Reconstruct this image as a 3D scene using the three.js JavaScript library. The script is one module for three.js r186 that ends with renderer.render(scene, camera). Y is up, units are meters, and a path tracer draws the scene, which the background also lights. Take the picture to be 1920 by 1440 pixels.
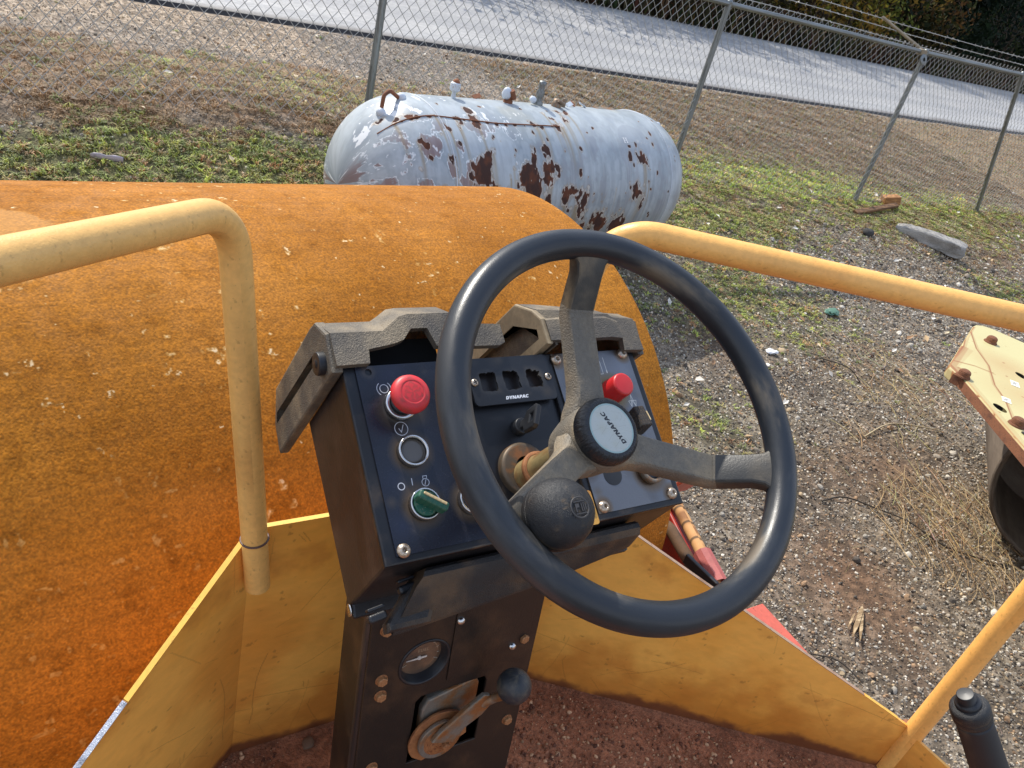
import * as THREE from 'three';
import { RoundedBoxGeometry } from 'three/addons/geometries/RoundedBoxGeometry.js';
import { mergeGeometries, mergeVertices, toCreasedNormals } from 'three/addons/utils/BufferGeometryUtils.js';

const V3 = (x, y, z) => new THREE.Vector3(x, y, z), V2 = (x, y) => new THREE.Vector2(x, y);
const R = (d) => d * Math.PI / 180;
const clamp = (x, a = 0, b = 1) => Math.min(b, Math.max(a, x));
const lerp = (a, b, t) => a + (b - a) * t;
const ss = (a, b, x) => { const t = clamp((x - a) / (b - a)); return t * t * (3 - 2 * t); };
function rngOf(seed) { let a = seed >>> 0; return () => { a = (a + 0x6D2B79F5) | 0; let t = Math.imul(a ^ (a >>> 15), 1 | a); t = (t + Math.imul(t ^ (t >>> 7), 61 | t)) ^ t; return ((t ^ (t >>> 14)) >>> 0) / 4294967296; }; }

// ------------------------------------------------------------------ camera, sky, sun, exposure
const scene = new THREE.Scene();
const EYE = 2.15;                                         // the operator's eye above the yard
const camera = new THREE.PerspectiveCamera(53.07, 4 / 3, 0.05, 600);
camera.position.set(0, EYE, 0);
camera.rotation.set(R(-30), R(-37.7), R(16), 'YXZ');
scene.add(camera);
const SUN_AZ = 9, SUN_EL = 46;                           // degrees left of the roller's heading, above the horizon
const sunDir = V3(-Math.sin(R(SUN_AZ)) * Math.cos(R(SUN_EL)), Math.sin(R(SUN_EL)), -Math.cos(R(SUN_AZ)) * Math.cos(R(SUN_EL)));
const sun = new THREE.DirectionalLight(new THREE.Color(1, 0.94, 0.84), 4.7);
sun.position.copy(sunDir).multiplyScalar(40).add(V3(3, 0, -4)); sun.target.position.set(3, 0, -4);
sun.castShadow = true; sun.shadow.mapSize.set(4096, 4096); sun.shadow.bias = -0.0004;
Object.assign(sun.shadow.camera, { left: -16, right: 16, top: 16, bottom: -16, near: 1, far: 90 });
scene.add(sun, sun.target);
const renderer = new THREE.WebGLRenderer({ antialias: true });
renderer.toneMapping = THREE.LinearToneMapping; renderer.toneMappingExposure = 1.13;
renderer.shadowMap.enabled = true; renderer.shadowMap.type = THREE.PCFSoftShadowMap;

// ------------------------------------------------------------------ noise
const hsh = (x, y, s) => { let h = Math.imul(x, 374761393) + Math.imul(y, 668265263) + Math.imul(s, 1442695041) | 0; h = Math.imul(h ^ (h >>> 13), 1274126177); h = Math.imul(h ^ (h >>> 16), 2246822519); return ((h ^ (h >>> 15)) >>> 0) / 4294967296; };
function vn(x, y, px, py, s) {
  const xi = Math.floor(x), yi = Math.floor(y), fx = x - xi, fy = y - yi, u = fx * fx * (3 - 2 * fx), v = fy * fy * (3 - 2 * fy);
  const x0 = ((xi % px) + px) % px, x1 = (x0 + 1) % px, y0 = ((yi % py) + py) % py, y1 = (y0 + 1) % py;
  return lerp(lerp(hsh(x0, y0, s), hsh(x1, y0, s), u), lerp(hsh(x0, y1, s), hsh(x1, y1, s), u), v);
}
function layer(w, h, fx, fy, oct, seed) {                 // a periodic field of w x h values, about 0..1
  const a = new Float32Array(w * h); let amp = 1, tot = 0;
  for (let o = 0; o < oct; o++) {
    const px = fx << o, py = fy << o; if (px > w || py > h) break;
    const lat = new Float32Array(px * py), X0 = new Int32Array(w), X1 = new Int32Array(w), FX = new Float32Array(w); for (let j = 0; j < py; j++) for (let i = 0; i < px; i++) lat[j * px + i] = hsh(i, j, seed + o * 17) * amp;
    for (let x = 0; x < w; x++) { const t = x / w * px, i = Math.floor(t), f = t - i; X0[x] = i % px; X1[x] = (i + 1) % px; FX[x] = f * f * (3 - 2 * f); }
    for (let y = 0; y < h; y++) { const t = y / h * py, j = Math.floor(t), f = t - j, v = f * f * (3 - 2 * f), r0 = (j % py) * px, r1 = ((j + 1) % py) * px, b = y * w; for (let x = 0; x < w; x++) { const p = lat[r0 + X0[x]], q = lat[r1 + X0[x]], u = FX[x], m = p + (lat[r0 + X1[x]] - p) * u, n = q + (lat[r1 + X1[x]] - q) * u; a[b + x] += m + (n - m) * v; } }
    tot += amp; amp *= 0.55;
  }
  for (let i = 0; i < a.length; i++) a[i] /= tot;
  return a;
}
const free = (x, y, s, oct = 4) => { let a = 0, t = 0, m = 1; for (let o = 0; o < oct; o++) { a += m * vn(x, y, 99991, 99991, s + o); t += m; m *= 0.55; x *= 2.03; y *= 2.03; } return a / t; };
function tex(w, h, fn, srgb = true, rx = 1, ry = 1) {
  const d = new Uint8Array(w * h * 4);
  for (let y = 0, i = 0; y < h; y++) for (let x = 0; x < w; x++, i++) {
    const c = fn(i, x / w, y / h);
    if (typeof c === 'number') { d[i * 4] = d[i * 4 + 1] = d[i * 4 + 2] = clamp(c) * 255; } else { d[i * 4] = clamp(c[0], 0, 255); d[i * 4 + 1] = clamp(c[1], 0, 255); d[i * 4 + 2] = clamp(c[2], 0, 255); }
    d[i * 4 + 3] = 255;
  }
  const t = new THREE.DataTexture(d, w, h); t.wrapS = t.wrapT = THREE.RepeatWrapping; t.magFilter = THREE.LinearFilter; t.minFilter = THREE.LinearMipmapLinearFilter; t.generateMipmaps = true; t.anisotropy = 8;
  t.repeat.set(rx, ry); if (srgb) t.colorSpace = THREE.SRGBColorSpace; t.needsUpdate = true; return t;
}
const mix3 = (a, b, t) => [lerp(a[0], b[0], t), lerp(a[1], b[1], t), lerp(a[2], b[2], t)];
const mul3 = (a, k) => [a[0] * k, a[1] * k, a[2] * k];
function rep(t, rx, ry) { const c = t.clone(); c.repeat.set(rx, ry); c.needsUpdate = true; return c; }

// sky: clear winter blue with thin high cloud, brighter round the sun, pale at the horizon
{
  const w = 512, h = 256, d = new Float32Array(w * h * 4);
  for (let y = 0; y < h; y++) for (let x = 0; x < w; x++) {
    const el = ((y + 0.5) / h - 0.5) * Math.PI, az = ((x + 0.5) / w - 0.5) * 2 * Math.PI, v = V3(Math.cos(az) * Math.cos(el), Math.sin(el), Math.sin(az) * Math.cos(el));
    const up = Math.max(0, v.y), cs = Math.max(0, v.dot(sunDir));
    let c = mix3([1.12, 1.17, 1.24], [0.38, 0.56, 0.94], Math.pow(up, 0.6));
    const gl = 0.5 * Math.pow(cs, 6) + 1.6 * Math.pow(cs, 60); c = [c[0] + gl, c[1] + gl * 0.95, c[2] + gl * 0.85];
    if (v.y > 0.02) {
      const q = 1 / (v.y + 0.25), n = free(v.x * q * 2.2 + 40, v.z * q * 3.4 + 40, 5, 5), k = ss(0.5, 0.72, n) * 0.75;
      c = mix3(c, [1.45 + gl, 1.46 + gl, 1.48 + gl], k);
    } else c = mix3([0.8, 0.86, 0.92], [0.30, 0.26, 0.21], ss(0.02, -0.08, v.y));
    const i = (y * w + x) * 4; d[i] = c[0] * 0.86; d[i + 1] = c[1] * 0.86; d[i + 2] = c[2] * 0.86; d[i + 3] = 1;
  }
  const t = new THREE.DataTexture(d, w, h, THREE.RGBAFormat, THREE.FloatType); t.mapping = THREE.EquirectangularReflectionMapping; t.magFilter = t.minFilter = THREE.LinearFilter; t.needsUpdate = true;
  scene.background = t; scene.environment = t;
}

// ------------------------------------------------------------------ building helpers
const taken = {};
const numbered = (n) => { const k = taken[n] = (taken[n] ?? -1) + 1; return k ? `${n}_${String(k).padStart(3, '0')}` : n; };
function tag(o, label, category, group, kind) { if (label) o.userData.label = label; if (category) o.userData.category = category; if (group) o.userData.group = group; if (kind) o.userData.kind = kind; return o; }
const shade = (m) => { m.castShadow = m.receiveShadow = true; return m; };
function thing(name, pos, label, category, group) { const o = new THREE.Group(); o.name = numbered(name); o.position.copy(pos); scene.add(o); return tag(o, label, category, group); }
function part(parent, name, geo, m, label) { const o = shade(new THREE.Mesh(geo, m)); o.name = name; parent.add(o); if (label) o.userData.label = label; return o; }
function solo(name, geo, m, pos, label, category, group, kind) { const o = shade(new THREE.Mesh(geo, m)); o.name = numbered(name); o.position.copy(pos); scene.add(o); return tag(o, label, category, group, kind); }
const plain = (g) => { const n = g.index ? g.toNonIndexed() : g; for (const k of Object.keys(n.attributes)) if (!['position', 'normal', 'uv'].includes(k)) n.deleteAttribute(k); n.clearGroups?.(); return n; };
const join = (a) => mergeGeometries(a.map(plain));
function boxUV(g0) {                                      // uv in metres, each face along its own main direction
  const g = plain(g0), p = g.attributes.position, uv = new Float32Array(p.count * 2), a = V3(), b = V3(), c = V3();
  for (let i = 0; i < p.count; i += 3) {
    a.fromBufferAttribute(p, i); b.fromBufferAttribute(p, i + 1); c.fromBufferAttribute(p, i + 2);
    const n = b.clone().sub(a).cross(c.clone().sub(a)), ax = Math.abs(n.x), ay = Math.abs(n.y), az = Math.abs(n.z);
    [a, b, c].forEach((q, k) => { const j = (i + k) * 2; if (ay >= ax && ay >= az) { uv[j] = q.x; uv[j + 1] = q.z; } else if (ax >= az) { uv[j] = q.z; uv[j + 1] = q.y; } else { uv[j] = q.x; uv[j + 1] = q.y; } });
  }
  g.setAttribute('uv', new THREE.BufferAttribute(uv, 2)); return g;
}
function scaleUV(g, su, sv, ou = 0, ov = 0) { const u = g.attributes.uv; for (let i = 0; i < u.count; i++) u.setXY(i, u.getX(i) * su + ou, u.getY(i) * sv + ov); return g; }
const crease = (g, a = 0.6) => { const h = plain(g); h.deleteAttribute('normal'); const k = toCreasedNormals(h, a); return k; };
const poly = (pts, holes = []) => { const s = new THREE.Shape(pts.map((p) => V2(p[0], p[1]))); for (const h of holes) s.holes.push(h instanceof THREE.Path ? h : new THREE.Path(h.map((p) => V2(p[0], p[1])))); return s; };
const ring = (x, y, r) => { const p = new THREE.Path(); p.absarc(x, y, r, 0, 2 * Math.PI, true); return p; };
const extr = (shape, depth, bevel = 0, seg = 2, cs = 24) => new THREE.ExtrudeGeometry(shape, { depth: depth - 2 * bevel, bevelEnabled: bevel > 0, bevelThickness: bevel, bevelSize: bevel, bevelOffset: -bevel, bevelSegments: seg, curveSegments: cs }).translate(0, 0, bevel);
function rrect(x0, y0, x1, y1, r) { const s = new THREE.Shape(); s.moveTo(x0 + r, y0); s.lineTo(x1 - r, y0); s.absarc(x1 - r, y0 + r, r, -Math.PI / 2, 0); s.lineTo(x1, y1 - r); s.absarc(x1 - r, y1 - r, r, 0, Math.PI / 2); s.lineTo(x0 + r, y1); s.absarc(x0 + r, y1 - r, r, Math.PI / 2, Math.PI); s.lineTo(x0, y0 + r); s.absarc(x0 + r, y0 + r, r, Math.PI, 1.5 * Math.PI); return s; }
function lathe(pts, seg = 40) { return new THREE.LatheGeometry(pts.map((p) => V2(Math.max(p[0], 1e-5), p[1])), seg); }
class Frame {                                             // a plane on the machine: u to the right, v up along it, n out of it
  constructor(o, tilt) { this.o = o; this.u = V3(1, 0, 0); this.v = V3(0, Math.sin(tilt), -Math.cos(tilt)); this.n = V3(0, Math.cos(tilt), Math.sin(tilt)); }
  pt(U, V, h) { return this.o.clone().addScaledVector(this.u, U).addScaledVector(this.v, V).addScaledVector(this.n, h); }
  plate(g, h = 0) { return g.applyMatrix4(new THREE.Matrix4().makeBasis(this.u, this.v, this.n).setPosition(this.pt(0, 0, h))); }          // shape x,y -> u,v, extruded along n
  prof(g, U = 0) { return g.applyMatrix4(new THREE.Matrix4().makeBasis(this.v, this.n, this.u).setPosition(this.pt(U, 0, 0))); }           // shape x,y -> v,n, extruded along u
  turn(g, U, V, h = 0) { return g.applyMatrix4(new THREE.Matrix4().makeBasis(this.u, this.n, this.v.clone().negate()).setPosition(this.pt(U, V, h))); } // lathe about n
}
class PolyPath extends THREE.Curve {                      // straight runs joined by rounded bends
  constructor(pts, rad) {
    super(); const q = [pts[0].clone()];
    for (let i = 1; i < pts.length - 1; i++) {
      const a = pts[i - 1], b = pts[i], c = pts[i + 1], d0 = a.clone().sub(b).normalize(), d1 = c.clone().sub(b).normalize();
      const ang = d0.angleTo(d1), t = rad / Math.tan(ang / 2), ctr = b.clone().add(d0.clone().add(d1).normalize().multiplyScalar(rad / Math.sin(ang / 2)));
      const s = b.clone().addScaledVector(d0, t).sub(ctr), e = b.clone().addScaledVector(d1, t).sub(ctr), w = s.angleTo(e), ax = s.clone().cross(e).normalize();
      for (let k = 0; k <= 10; k++) q.push(s.clone().applyAxisAngle(ax, w * k / 10).add(ctr));
    }
    q.push(pts[pts.length - 1].clone()); this.q = q; this.l = [0]; for (let i = 1; i < q.length; i++) this.l.push(this.l[i - 1] + q[i].distanceTo(q[i - 1]));
  }
  get length() { return this.l[this.l.length - 1]; }
  getPoint(t, o = V3()) { const L = t * this.length; let i = 1; while (i < this.l.length - 1 && this.l[i] < L) i++; return o.lerpVectors(this.q[i - 1], this.q[i], clamp((L - this.l[i - 1]) / Math.max(1e-9, this.l[i] - this.l[i - 1]))); }
}
function pipe(pts, r, rad, seg = 24, step = 0.012) { const c = new PolyPath(pts, rad), g = new THREE.TubeGeometry(c, Math.max(8, Math.round(c.length / step)), r, seg, false); return scaleUV(g, c.length, 2 * Math.PI * r); }
function rod(a, b, r0, r1 = r0, seg = 8) { const d = b.clone().sub(a), g = new THREE.CylinderGeometry(r1, r0, d.length(), seg, 1); g.applyQuaternion(new THREE.Quaternion().setFromUnitVectors(V3(0, 1, 0), d.clone().normalize())); const m = a.clone().add(b).multiplyScalar(0.5); return g.translate(m.x, m.y, m.z); }
function loft(sections, closed = true, caps = true) {     // rings of equal length joined by quads
  const n = sections[0].length, pos = [], tri = (a, b, c) => pos.push(a.x, a.y, a.z, b.x, b.y, b.z, c.x, c.y, c.z);
  for (let i = 0; i < sections.length - 1; i++) for (let j = 0; j < (closed ? n : n - 1); j++) { const a = sections[i][j], b = sections[i][(j + 1) % n], c = sections[i + 1][(j + 1) % n], d = sections[i + 1][j]; tri(a, b, c); tri(a, c, d); }
  if (caps) for (const [s, f] of [[sections[0], 1], [sections[sections.length - 1], 0]]) { const m = V3(); s.forEach((p) => m.add(p)); m.multiplyScalar(1 / n); for (let j = 0; j < n; j++) f ? tri(m, s[(j + 1) % n], s[j]) : tri(m, s[j], s[(j + 1) % n]); }
  const g = new THREE.BufferGeometry(); g.setAttribute('position', new THREE.Float32BufferAttribute(pos, 3)); g.setAttribute('uv', new THREE.Float32BufferAttribute(new Float32Array(pos.length / 3 * 2), 2)); g.computeVertexNormals(); return g;
}
function lump(r, seed, det = 1, rough = 0.3, sq = [1, 1, 1], box = 1) { const g = mergeVertices(new THREE.IcosahedronGeometry(1, det).deleteAttribute('normal').deleteAttribute('uv')), p = g.attributes.position; for (let i = 0; i < p.count; i++) { const B = (q) => Math.sign(q) * Math.pow(Math.abs(q), box), x = B(p.getX(i)), y = B(p.getY(i)), z = B(p.getZ(i)), k = r * (1 + rough * (free(x * 1.7 + 20 + seed, y * 1.7 + z * 2.1 + 20, seed, 3) - 0.5) * 2); p.setXYZ(i, x * k * sq[0], y * k * sq[1], z * k * sq[2]); } g.computeVertexNormals(); g.setAttribute('uv', new THREE.BufferAttribute(new Float32Array(p.count * 2), 2)); return g; }
const std = (o) => new THREE.MeshStandardMaterial({ side: THREE.DoubleSide, ...o });
const phys = (o) => new THREE.MeshPhysicalMaterial({ side: THREE.DoubleSide, ...o });

// ------------------------------------------------------------------ materials
const N1 = layer(512, 512, 4, 4, 6, 11), N2 = layer(512, 512, 9, 9, 6, 23), NF = layer(512, 512, 64, 64, 3, 31), N3 = layer(512, 512, 3, 3, 3, 47);
const at5 = (L, u, v) => L[(((v * 512) | 0) & 511) * 512 + (((u * 512) | 0) & 511)];
const grainBump = tex(512, 512, (i) => NF[i] * 0.7 + N2[i] * 0.3, false);
const leatherBump = tex(512, 512, (i, u, v) => { const a = Math.abs(at5(N2, u * 3, v * 3) - 0.5), b = Math.abs(at5(N1, u * 6 + 0.3, v * 6) - 0.5); return clamp(Math.min(a, b) * 6); }, false);
function paintTex(base, dirt, amount, dots, seed = 0) {
  return tex(512, 512, (i, u, v) => {
    let k = ss(0.48, 0.8, at5(N1, u + seed, v)) * amount, c = mix3(base, dirt, k); c = mul3(c, 0.94 + 0.12 * at5(N3, u + seed * 2, v));
    const s = at5(N2, u * 7 + seed, v * 7); if (s > 0.72) c = mix3(c, mul3(dirt, 0.6), dots * ss(0.72, 0.8, s)); c = mul3(c, 0.95 + 0.1 * NF[i]); return c;
  });
}
const railTex = paintTex([230, 180, 104], [202, 150, 82], 0.5, 0.25, 0.13);
const mRail = std({ map: rep(railTex, 3, 3), bumpMap: rep(grainBump, 12, 12), bumpScale: 0.0003, roughness: 0.42 });
const railTex2 = paintTex([240, 180, 98], [222, 152, 72], 0.4, 0.2, 0.41);
const mRail2 = std({ map: rep(railTex2, 3, 3), bumpMap: rep(grainBump, 12, 12), bumpScale: 0.0003, roughness: 0.42 });
// the platform sheet: yellow enamel, scuffed, with dried red mud creeping up from the floor (v = 0)
const scr = (() => { const a = new Float32Array(1024 * 512), r = rngOf(77); for (let k = 0; k < 150; k++) { let x = r() * 1024, y = r() * 512, a0 = r() * 6.28, L = 10 + r() * r() * 160; const s = 0.3 + r() * 0.7; for (let i = 0; i < L; i++) { a[((y | 0) & 511) * 1024 + ((x | 0) & 1023)] += s; x += Math.cos(a0); y += Math.sin(a0); a0 += (r() - 0.5) * 0.05; } } return a; })();
const wallTex = tex(1024, 512, (i, u, v) => {
  let c = mix3([246, 182, 86], [238, 168, 70], ss(0.35, 0.7, at5(N1, u * 2, v))); const f = at5(N2, u * 2, v), g = at5(N1, u * 4 + 0.2, v * 2);
  c = mix3(c, [196, 128, 56], 0.4 * ss(0.6, 0.78, f)); c = mix3(c, [206, 122, 44], 0.35 * ss(0.58, 0.75, at5(N1, u + 0.5, v * 0.5 + 0.3)));
  const low = v + (g - 0.5) * 0.09 + (f - 0.5) * 0.05; c = mix3(c, [178, 98, 32], 0.55 * ss(0.3, 0.02, low + (f - 0.5) * 0.3)); c = mix3(c, [112, 64, 40], 0.95 * ss(0.055, 0.02, low));
  const sk = at5(N2, u * 9, v * 5); if (sk > 0.74) c = mix3(c, [126, 84, 40], 0.3 * ss(0.75, 0.82, sk)); c = mix3(c, [120, 74, 34], clamp(scr[i]) * 0.35); return mul3(c, 0.96 + 0.08 * at5(NF, u, v));
});
const mWall = std({ map: wallTex, bumpMap: rep(grainBump, 6, 4), bumpScale: 0.0002, roughness: 0.4 });
const mEdge = std({ map: rep(paintTex([240, 190, 84], [190, 140, 60], 0.4, 0.3), 4, 4), roughness: 0.5 });
const mEdgeBare = std({ map: rep(paintTex([176, 146, 122], [128, 90, 70], 0.7, 0.8, 0.2), 6, 6), roughness: 0.55, metalness: 0.2 });
const mEdgeTape = std({ map: rep(paintTex([190, 194, 204], [120, 124, 136], 0.8, 0.9, 0.6), 14, 14), bumpMap: rep(grainBump, 20, 20), bumpScale: 0.001, roughness: 0.4, metalness: 0.5 });
// the drum: rolled steel under an even coat of fresh rust
const DR = 0.7527, DW = 2.1;
const mDrum = (() => {
  const w = 1536, h = 2048, A = layer(w, h, 3, 4, 6, 101), B = layer(w, h, 46, 60, 3, 131), C = layer(w, h, 500, 660, 1, 151), D = layer(w, h, 90, 120, 3, 171), S = layer(w, h, 240, 8, 3, 191), E2 = layer(w, h, 6, 8, 6, 213), C2 = layer(w, h, 768, 1024, 1, 231);
  const map = tex(w, h, (i, u, v) => {
    let c = mix3([178, 116, 36], [150, 93, 22], ss(0.25, 0.75, A[i])); c = mix3(c, [192, 128, 58], 0.3 * ss(0.45, 0.75, E2[i])); c = mix3(c, [116, 68, 14], 0.5 * ss(0.5, 0.85, B[i] * 0.5 + D[i] * 0.5));
    c = mul3(c, 0.76 + 0.24 * C[i] + 0.22 * C2[i]); c = mul3(c, 0.93 + 0.14 * S[i]);
    const fl = ss(0.70, 0.80, D[i]) * ss(0.5, 0.6, E2[i] * 0.6 + B[i] * 0.4) * (0.4 + 0.6 * C[i]); c = mix3(c, [222, 178, 112], fl * 0.7);
    const sp = ss(0.78, 0.86, D[i]) * (C[i] > 0.45 ? 1 : 0.2) * ss(0.45, 0.55, A[i]); c = mix3(c, [232, 212, 180], sp * 0.8);
    const dx = (u - 0.318) * 1.577, dy = (v - 0.655) * 2.1, rr = Math.hypot(dx, dy) + (A[i] - 0.5) * 0.05 + (D[i] - 0.5) * 0.02; c = mix3(c, [196, 150, 104], 0.6 * ss(0.125, 0.115, rr) * (0.6 + 0.4 * B[i])); return c;
  });
  const bm = tex(w, h, (i) => 0.4 * C[i] + 0.35 * D[i] + 0.25 * C2[i], false);
  const rg = tex(w >> 1, h >> 1, (i, u, v) => 0.62 + 0.3 * B[Math.floor(v * h) * w + Math.floor(u * w)], false);
  return phys({ specularIntensity: 0.35, map, bumpMap: bm, bumpScale: 0.0011, roughnessMap: rg, roughness: 1, metalness: 0.0 });
})();
// blacks
function dusty(base, dust, lo, hi, seed, k = 1) { return tex(512, 512, (i, u, v) => mul3(mix3(base, dust, k * ss(lo, hi, at5(N1, u + seed, v) * 0.6 + at5(N2, u, v + seed) * 0.4)), 0.92 + 0.16 * NF[i])); }
const mBox = std({ map: rep(dusty([18, 19, 23], [78, 64, 50], 0.5, 0.78, 0.1), 7, 7), roughness: 0.36 });
const mBoxSide = std({ map: rep(dusty([34, 31, 32], [62, 51, 46], 0.4, 0.7, 0.35), 3, 3), bumpMap: rep(grainBump, 6, 6), bumpScale: 0.0002, roughness: 0.4 });
const mHood = std({ map: rep(dusty([84, 78, 70], [132, 118, 96], 0.35, 0.7, 0.2), 5, 5), bumpMap: rep(grainBump, 16, 16), bumpScale: 0.0012, roughness: 0.62 });
const mHoodLitEdge = std({ map: rep(dusty([120, 106, 84], [150, 132, 104], 0.35, 0.7, 0.5), 5, 5), roughness: 0.7 });  // hood plastic again, lighter: the lit border put into the colour
const mCover = std({ map: rep(dusty([36, 34, 34], [84, 66, 48], 0.4, 0.66, 0.6), 4, 4), bumpMap: rep(grainBump, 20, 20), bumpScale: 0.0008, roughness: 0.6 });
const mSpoke = std({ map: rep(dusty([104, 98, 88], [142, 126, 102], 0.35, 0.7, 0.7), 6, 6), bumpMap: rep(grainBump, 16, 16), bumpScale: 0.001, roughness: 0.58 });
const rimTex = tex(1024, 256, (i, u, v) => { const a = at5(N1, u * 3, v), b = at5(N2, u * 2, v * 0.5 + 0.2); let c = mix3([30, 34, 40], [54, 57, 61], ss(0.4, 0.7, a)); c = mix3(c, [128, 112, 90], 0.7 * ss(0.42, 0.66, b * 0.6 + a * 0.4) * ss(0.2, 0.06, Math.abs(v - 0.36))); c = mix3(c, [84, 70, 54], 0.5 * ss(0.5, 0.7, a) * ss(0.3, 0.1, Math.abs(v - 0.62))); return mul3(c, 0.95 + 0.1 * at5(NF, u * 2, v)); });
const rimRough = tex(1024, 256, (i, u, v) => 0.34 + 0.26 * ss(0.4, 0.7, at5(N2, u * 2, v * 0.5 + 0.2)), false);
const mRim = std({ map: rimTex, roughnessMap: rimRough, roughness: 1, bumpMap: rep(grainBump, 24, 2), bumpScale: 0.0001 });
const mKnob = std({ map: rep(dusty([28, 29, 32], [92, 74, 52], 0.5, 0.74, 0.8), 2, 2), bumpMap: rep(grainBump, 6, 6), bumpScale: 0.0004, roughness: 0.4 });
const mRubber = std({ color: new THREE.Color(0.012, 0.013, 0.016), bumpMap: rep(leatherBump, 9, 3), bumpScale: 0.0005, roughness: 0.42 });
const mBlack = std({ color: new THREE.Color(0.014, 0.015, 0.018), roughness: 0.42 });
const mDark = std({ color: new THREE.Color(0.006, 0.006, 0.007), roughness: 0.85 });
const mPed = std({ map: rep(dusty([27, 24, 22], [60, 44, 32], 0.42, 0.72, 0.9), 4, 4), bumpMap: rep(grainBump, 10, 10), bumpScale: 0.0002, roughness: 0.4 });
const mChrome = std({ color: new THREE.Color(0.62, 0.62, 0.62), roughness: 0.22, metalness: 1 });
const mScrew = std({ map: rep(dusty([196, 186, 172], [150, 116, 84], 0.4, 0.7, 0.15), 8, 8), roughness: 0.34, metalness: 0.85 });
const mBoltRust = std({ map: rep(dusty([176, 130, 88], [132, 84, 50], 0.4, 0.7, 0.25), 8, 8), roughness: 0.6, metalness: 0.4 });
const mZinc = std({ map: rep(dusty([128, 122, 112], [146, 98, 58], 0.42, 0.66, 0.45), 7, 7), roughness: 0.5, metalness: 0.5 });
const mRustPart = std({ map: rep(dusty([156, 104, 62], [104, 60, 34], 0.4, 0.7, 0.55), 7, 7), roughness: 0.7, metalness: 0.2 });
const mBrass = std({ map: rep(dusty([170, 150, 104], [150, 96, 56], 0.42, 0.66, 0.65), 9, 9), roughness: 0.42, metalness: 0.55 });
const mCollar = std({ map: rep(dusty([88, 76, 62], [132, 86, 50], 0.42, 0.66, 0.75), 9, 9), roughness: 0.5, metalness: 0.4 });
const mRed = phys({ map: rep(tex(256, 256, (i, u, v) => mix3([206, 44, 50], [166, 52, 48], ss(0.4, 0.7, at5(N1, u, v)))), 3, 3), roughness: 0.46, clearcoat: 0.15, clearcoatRoughness: 0.5 });
const mRedLens = phys({ color: new THREE.Color(0.55, 0.012, 0.012), roughness: 0.4, clearcoat: 0.3, clearcoatRoughness: 0.4 });
const mGreen = std({ map: rep(dusty([24, 84, 66], [124, 120, 96], 0.5, 0.72, 0.3), 6, 6), roughness: 0.45 });
const mIvory = std({ map: rep(dusty([210, 186, 140], [150, 120, 80], 0.45, 0.72, 0.3), 6, 6), roughness: 0.5 });
const mLens = phys({ color: new THREE.Color(0.10, 0.085, 0.07), roughness: 0.3, clearcoat: 0.5, clearcoatRoughness: 0.25 });
const mRedPaint = std({ map: rep(paintTex([190, 92, 74], [160, 78, 62], 0.6, 0.5, 0.3), 2, 2), roughness: 0.42 });
const mRedDeep = std({ map: rep(paintTex([168, 42, 28], [110, 36, 26], 0.7, 0.5, 0.7), 2, 2), roughness: 0.5 });
const mHose = std({ map: tex(256, 64, (i, u, v) => { const k = at5(N2, u * 2, v), s = Math.abs(((u * 16 + v * 1.0) % 1) - 0.5) * 2; return mul3(mix3([196, 148, 96], [140, 96, 58], ss(0.45, 0.7, k)), s > 0.86 ? 0.55 : 1); }, true, 1, 1), roughness: 0.8 });
const mHoseDark = std({ map: rep(dusty([92, 68, 46], [54, 44, 38], 0.4, 0.7, 0.2), 5, 5), roughness: 0.85 });
const mPink = std({ map: rep(paintTex([164, 86, 80], [130, 62, 56], 0.6, 0.6, 0.1), 5, 5), roughness: 0.5 });
const floorTex = tex(1024, 1024, (i, u, v) => { const a = at5(N1, u * 2, v * 2), b = at5(N2, u * 4, v * 4), f = at5(NF, u * 2, v * 2); let c = mix3([160, 106, 76], [132, 84, 58], ss(0.35, 0.68, a)); c = mix3(c, [170, 116, 84], 0.5 * ss(0.55, 0.75, b)); return mul3(c, 0.75 + 0.5 * f); });
const mFloor = std({ map: rep(floorTex, 1.6, 1.6), bumpMap: rep(grainBump, 7, 7), bumpScale: 0.004, roughness: 0.95 });
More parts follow.
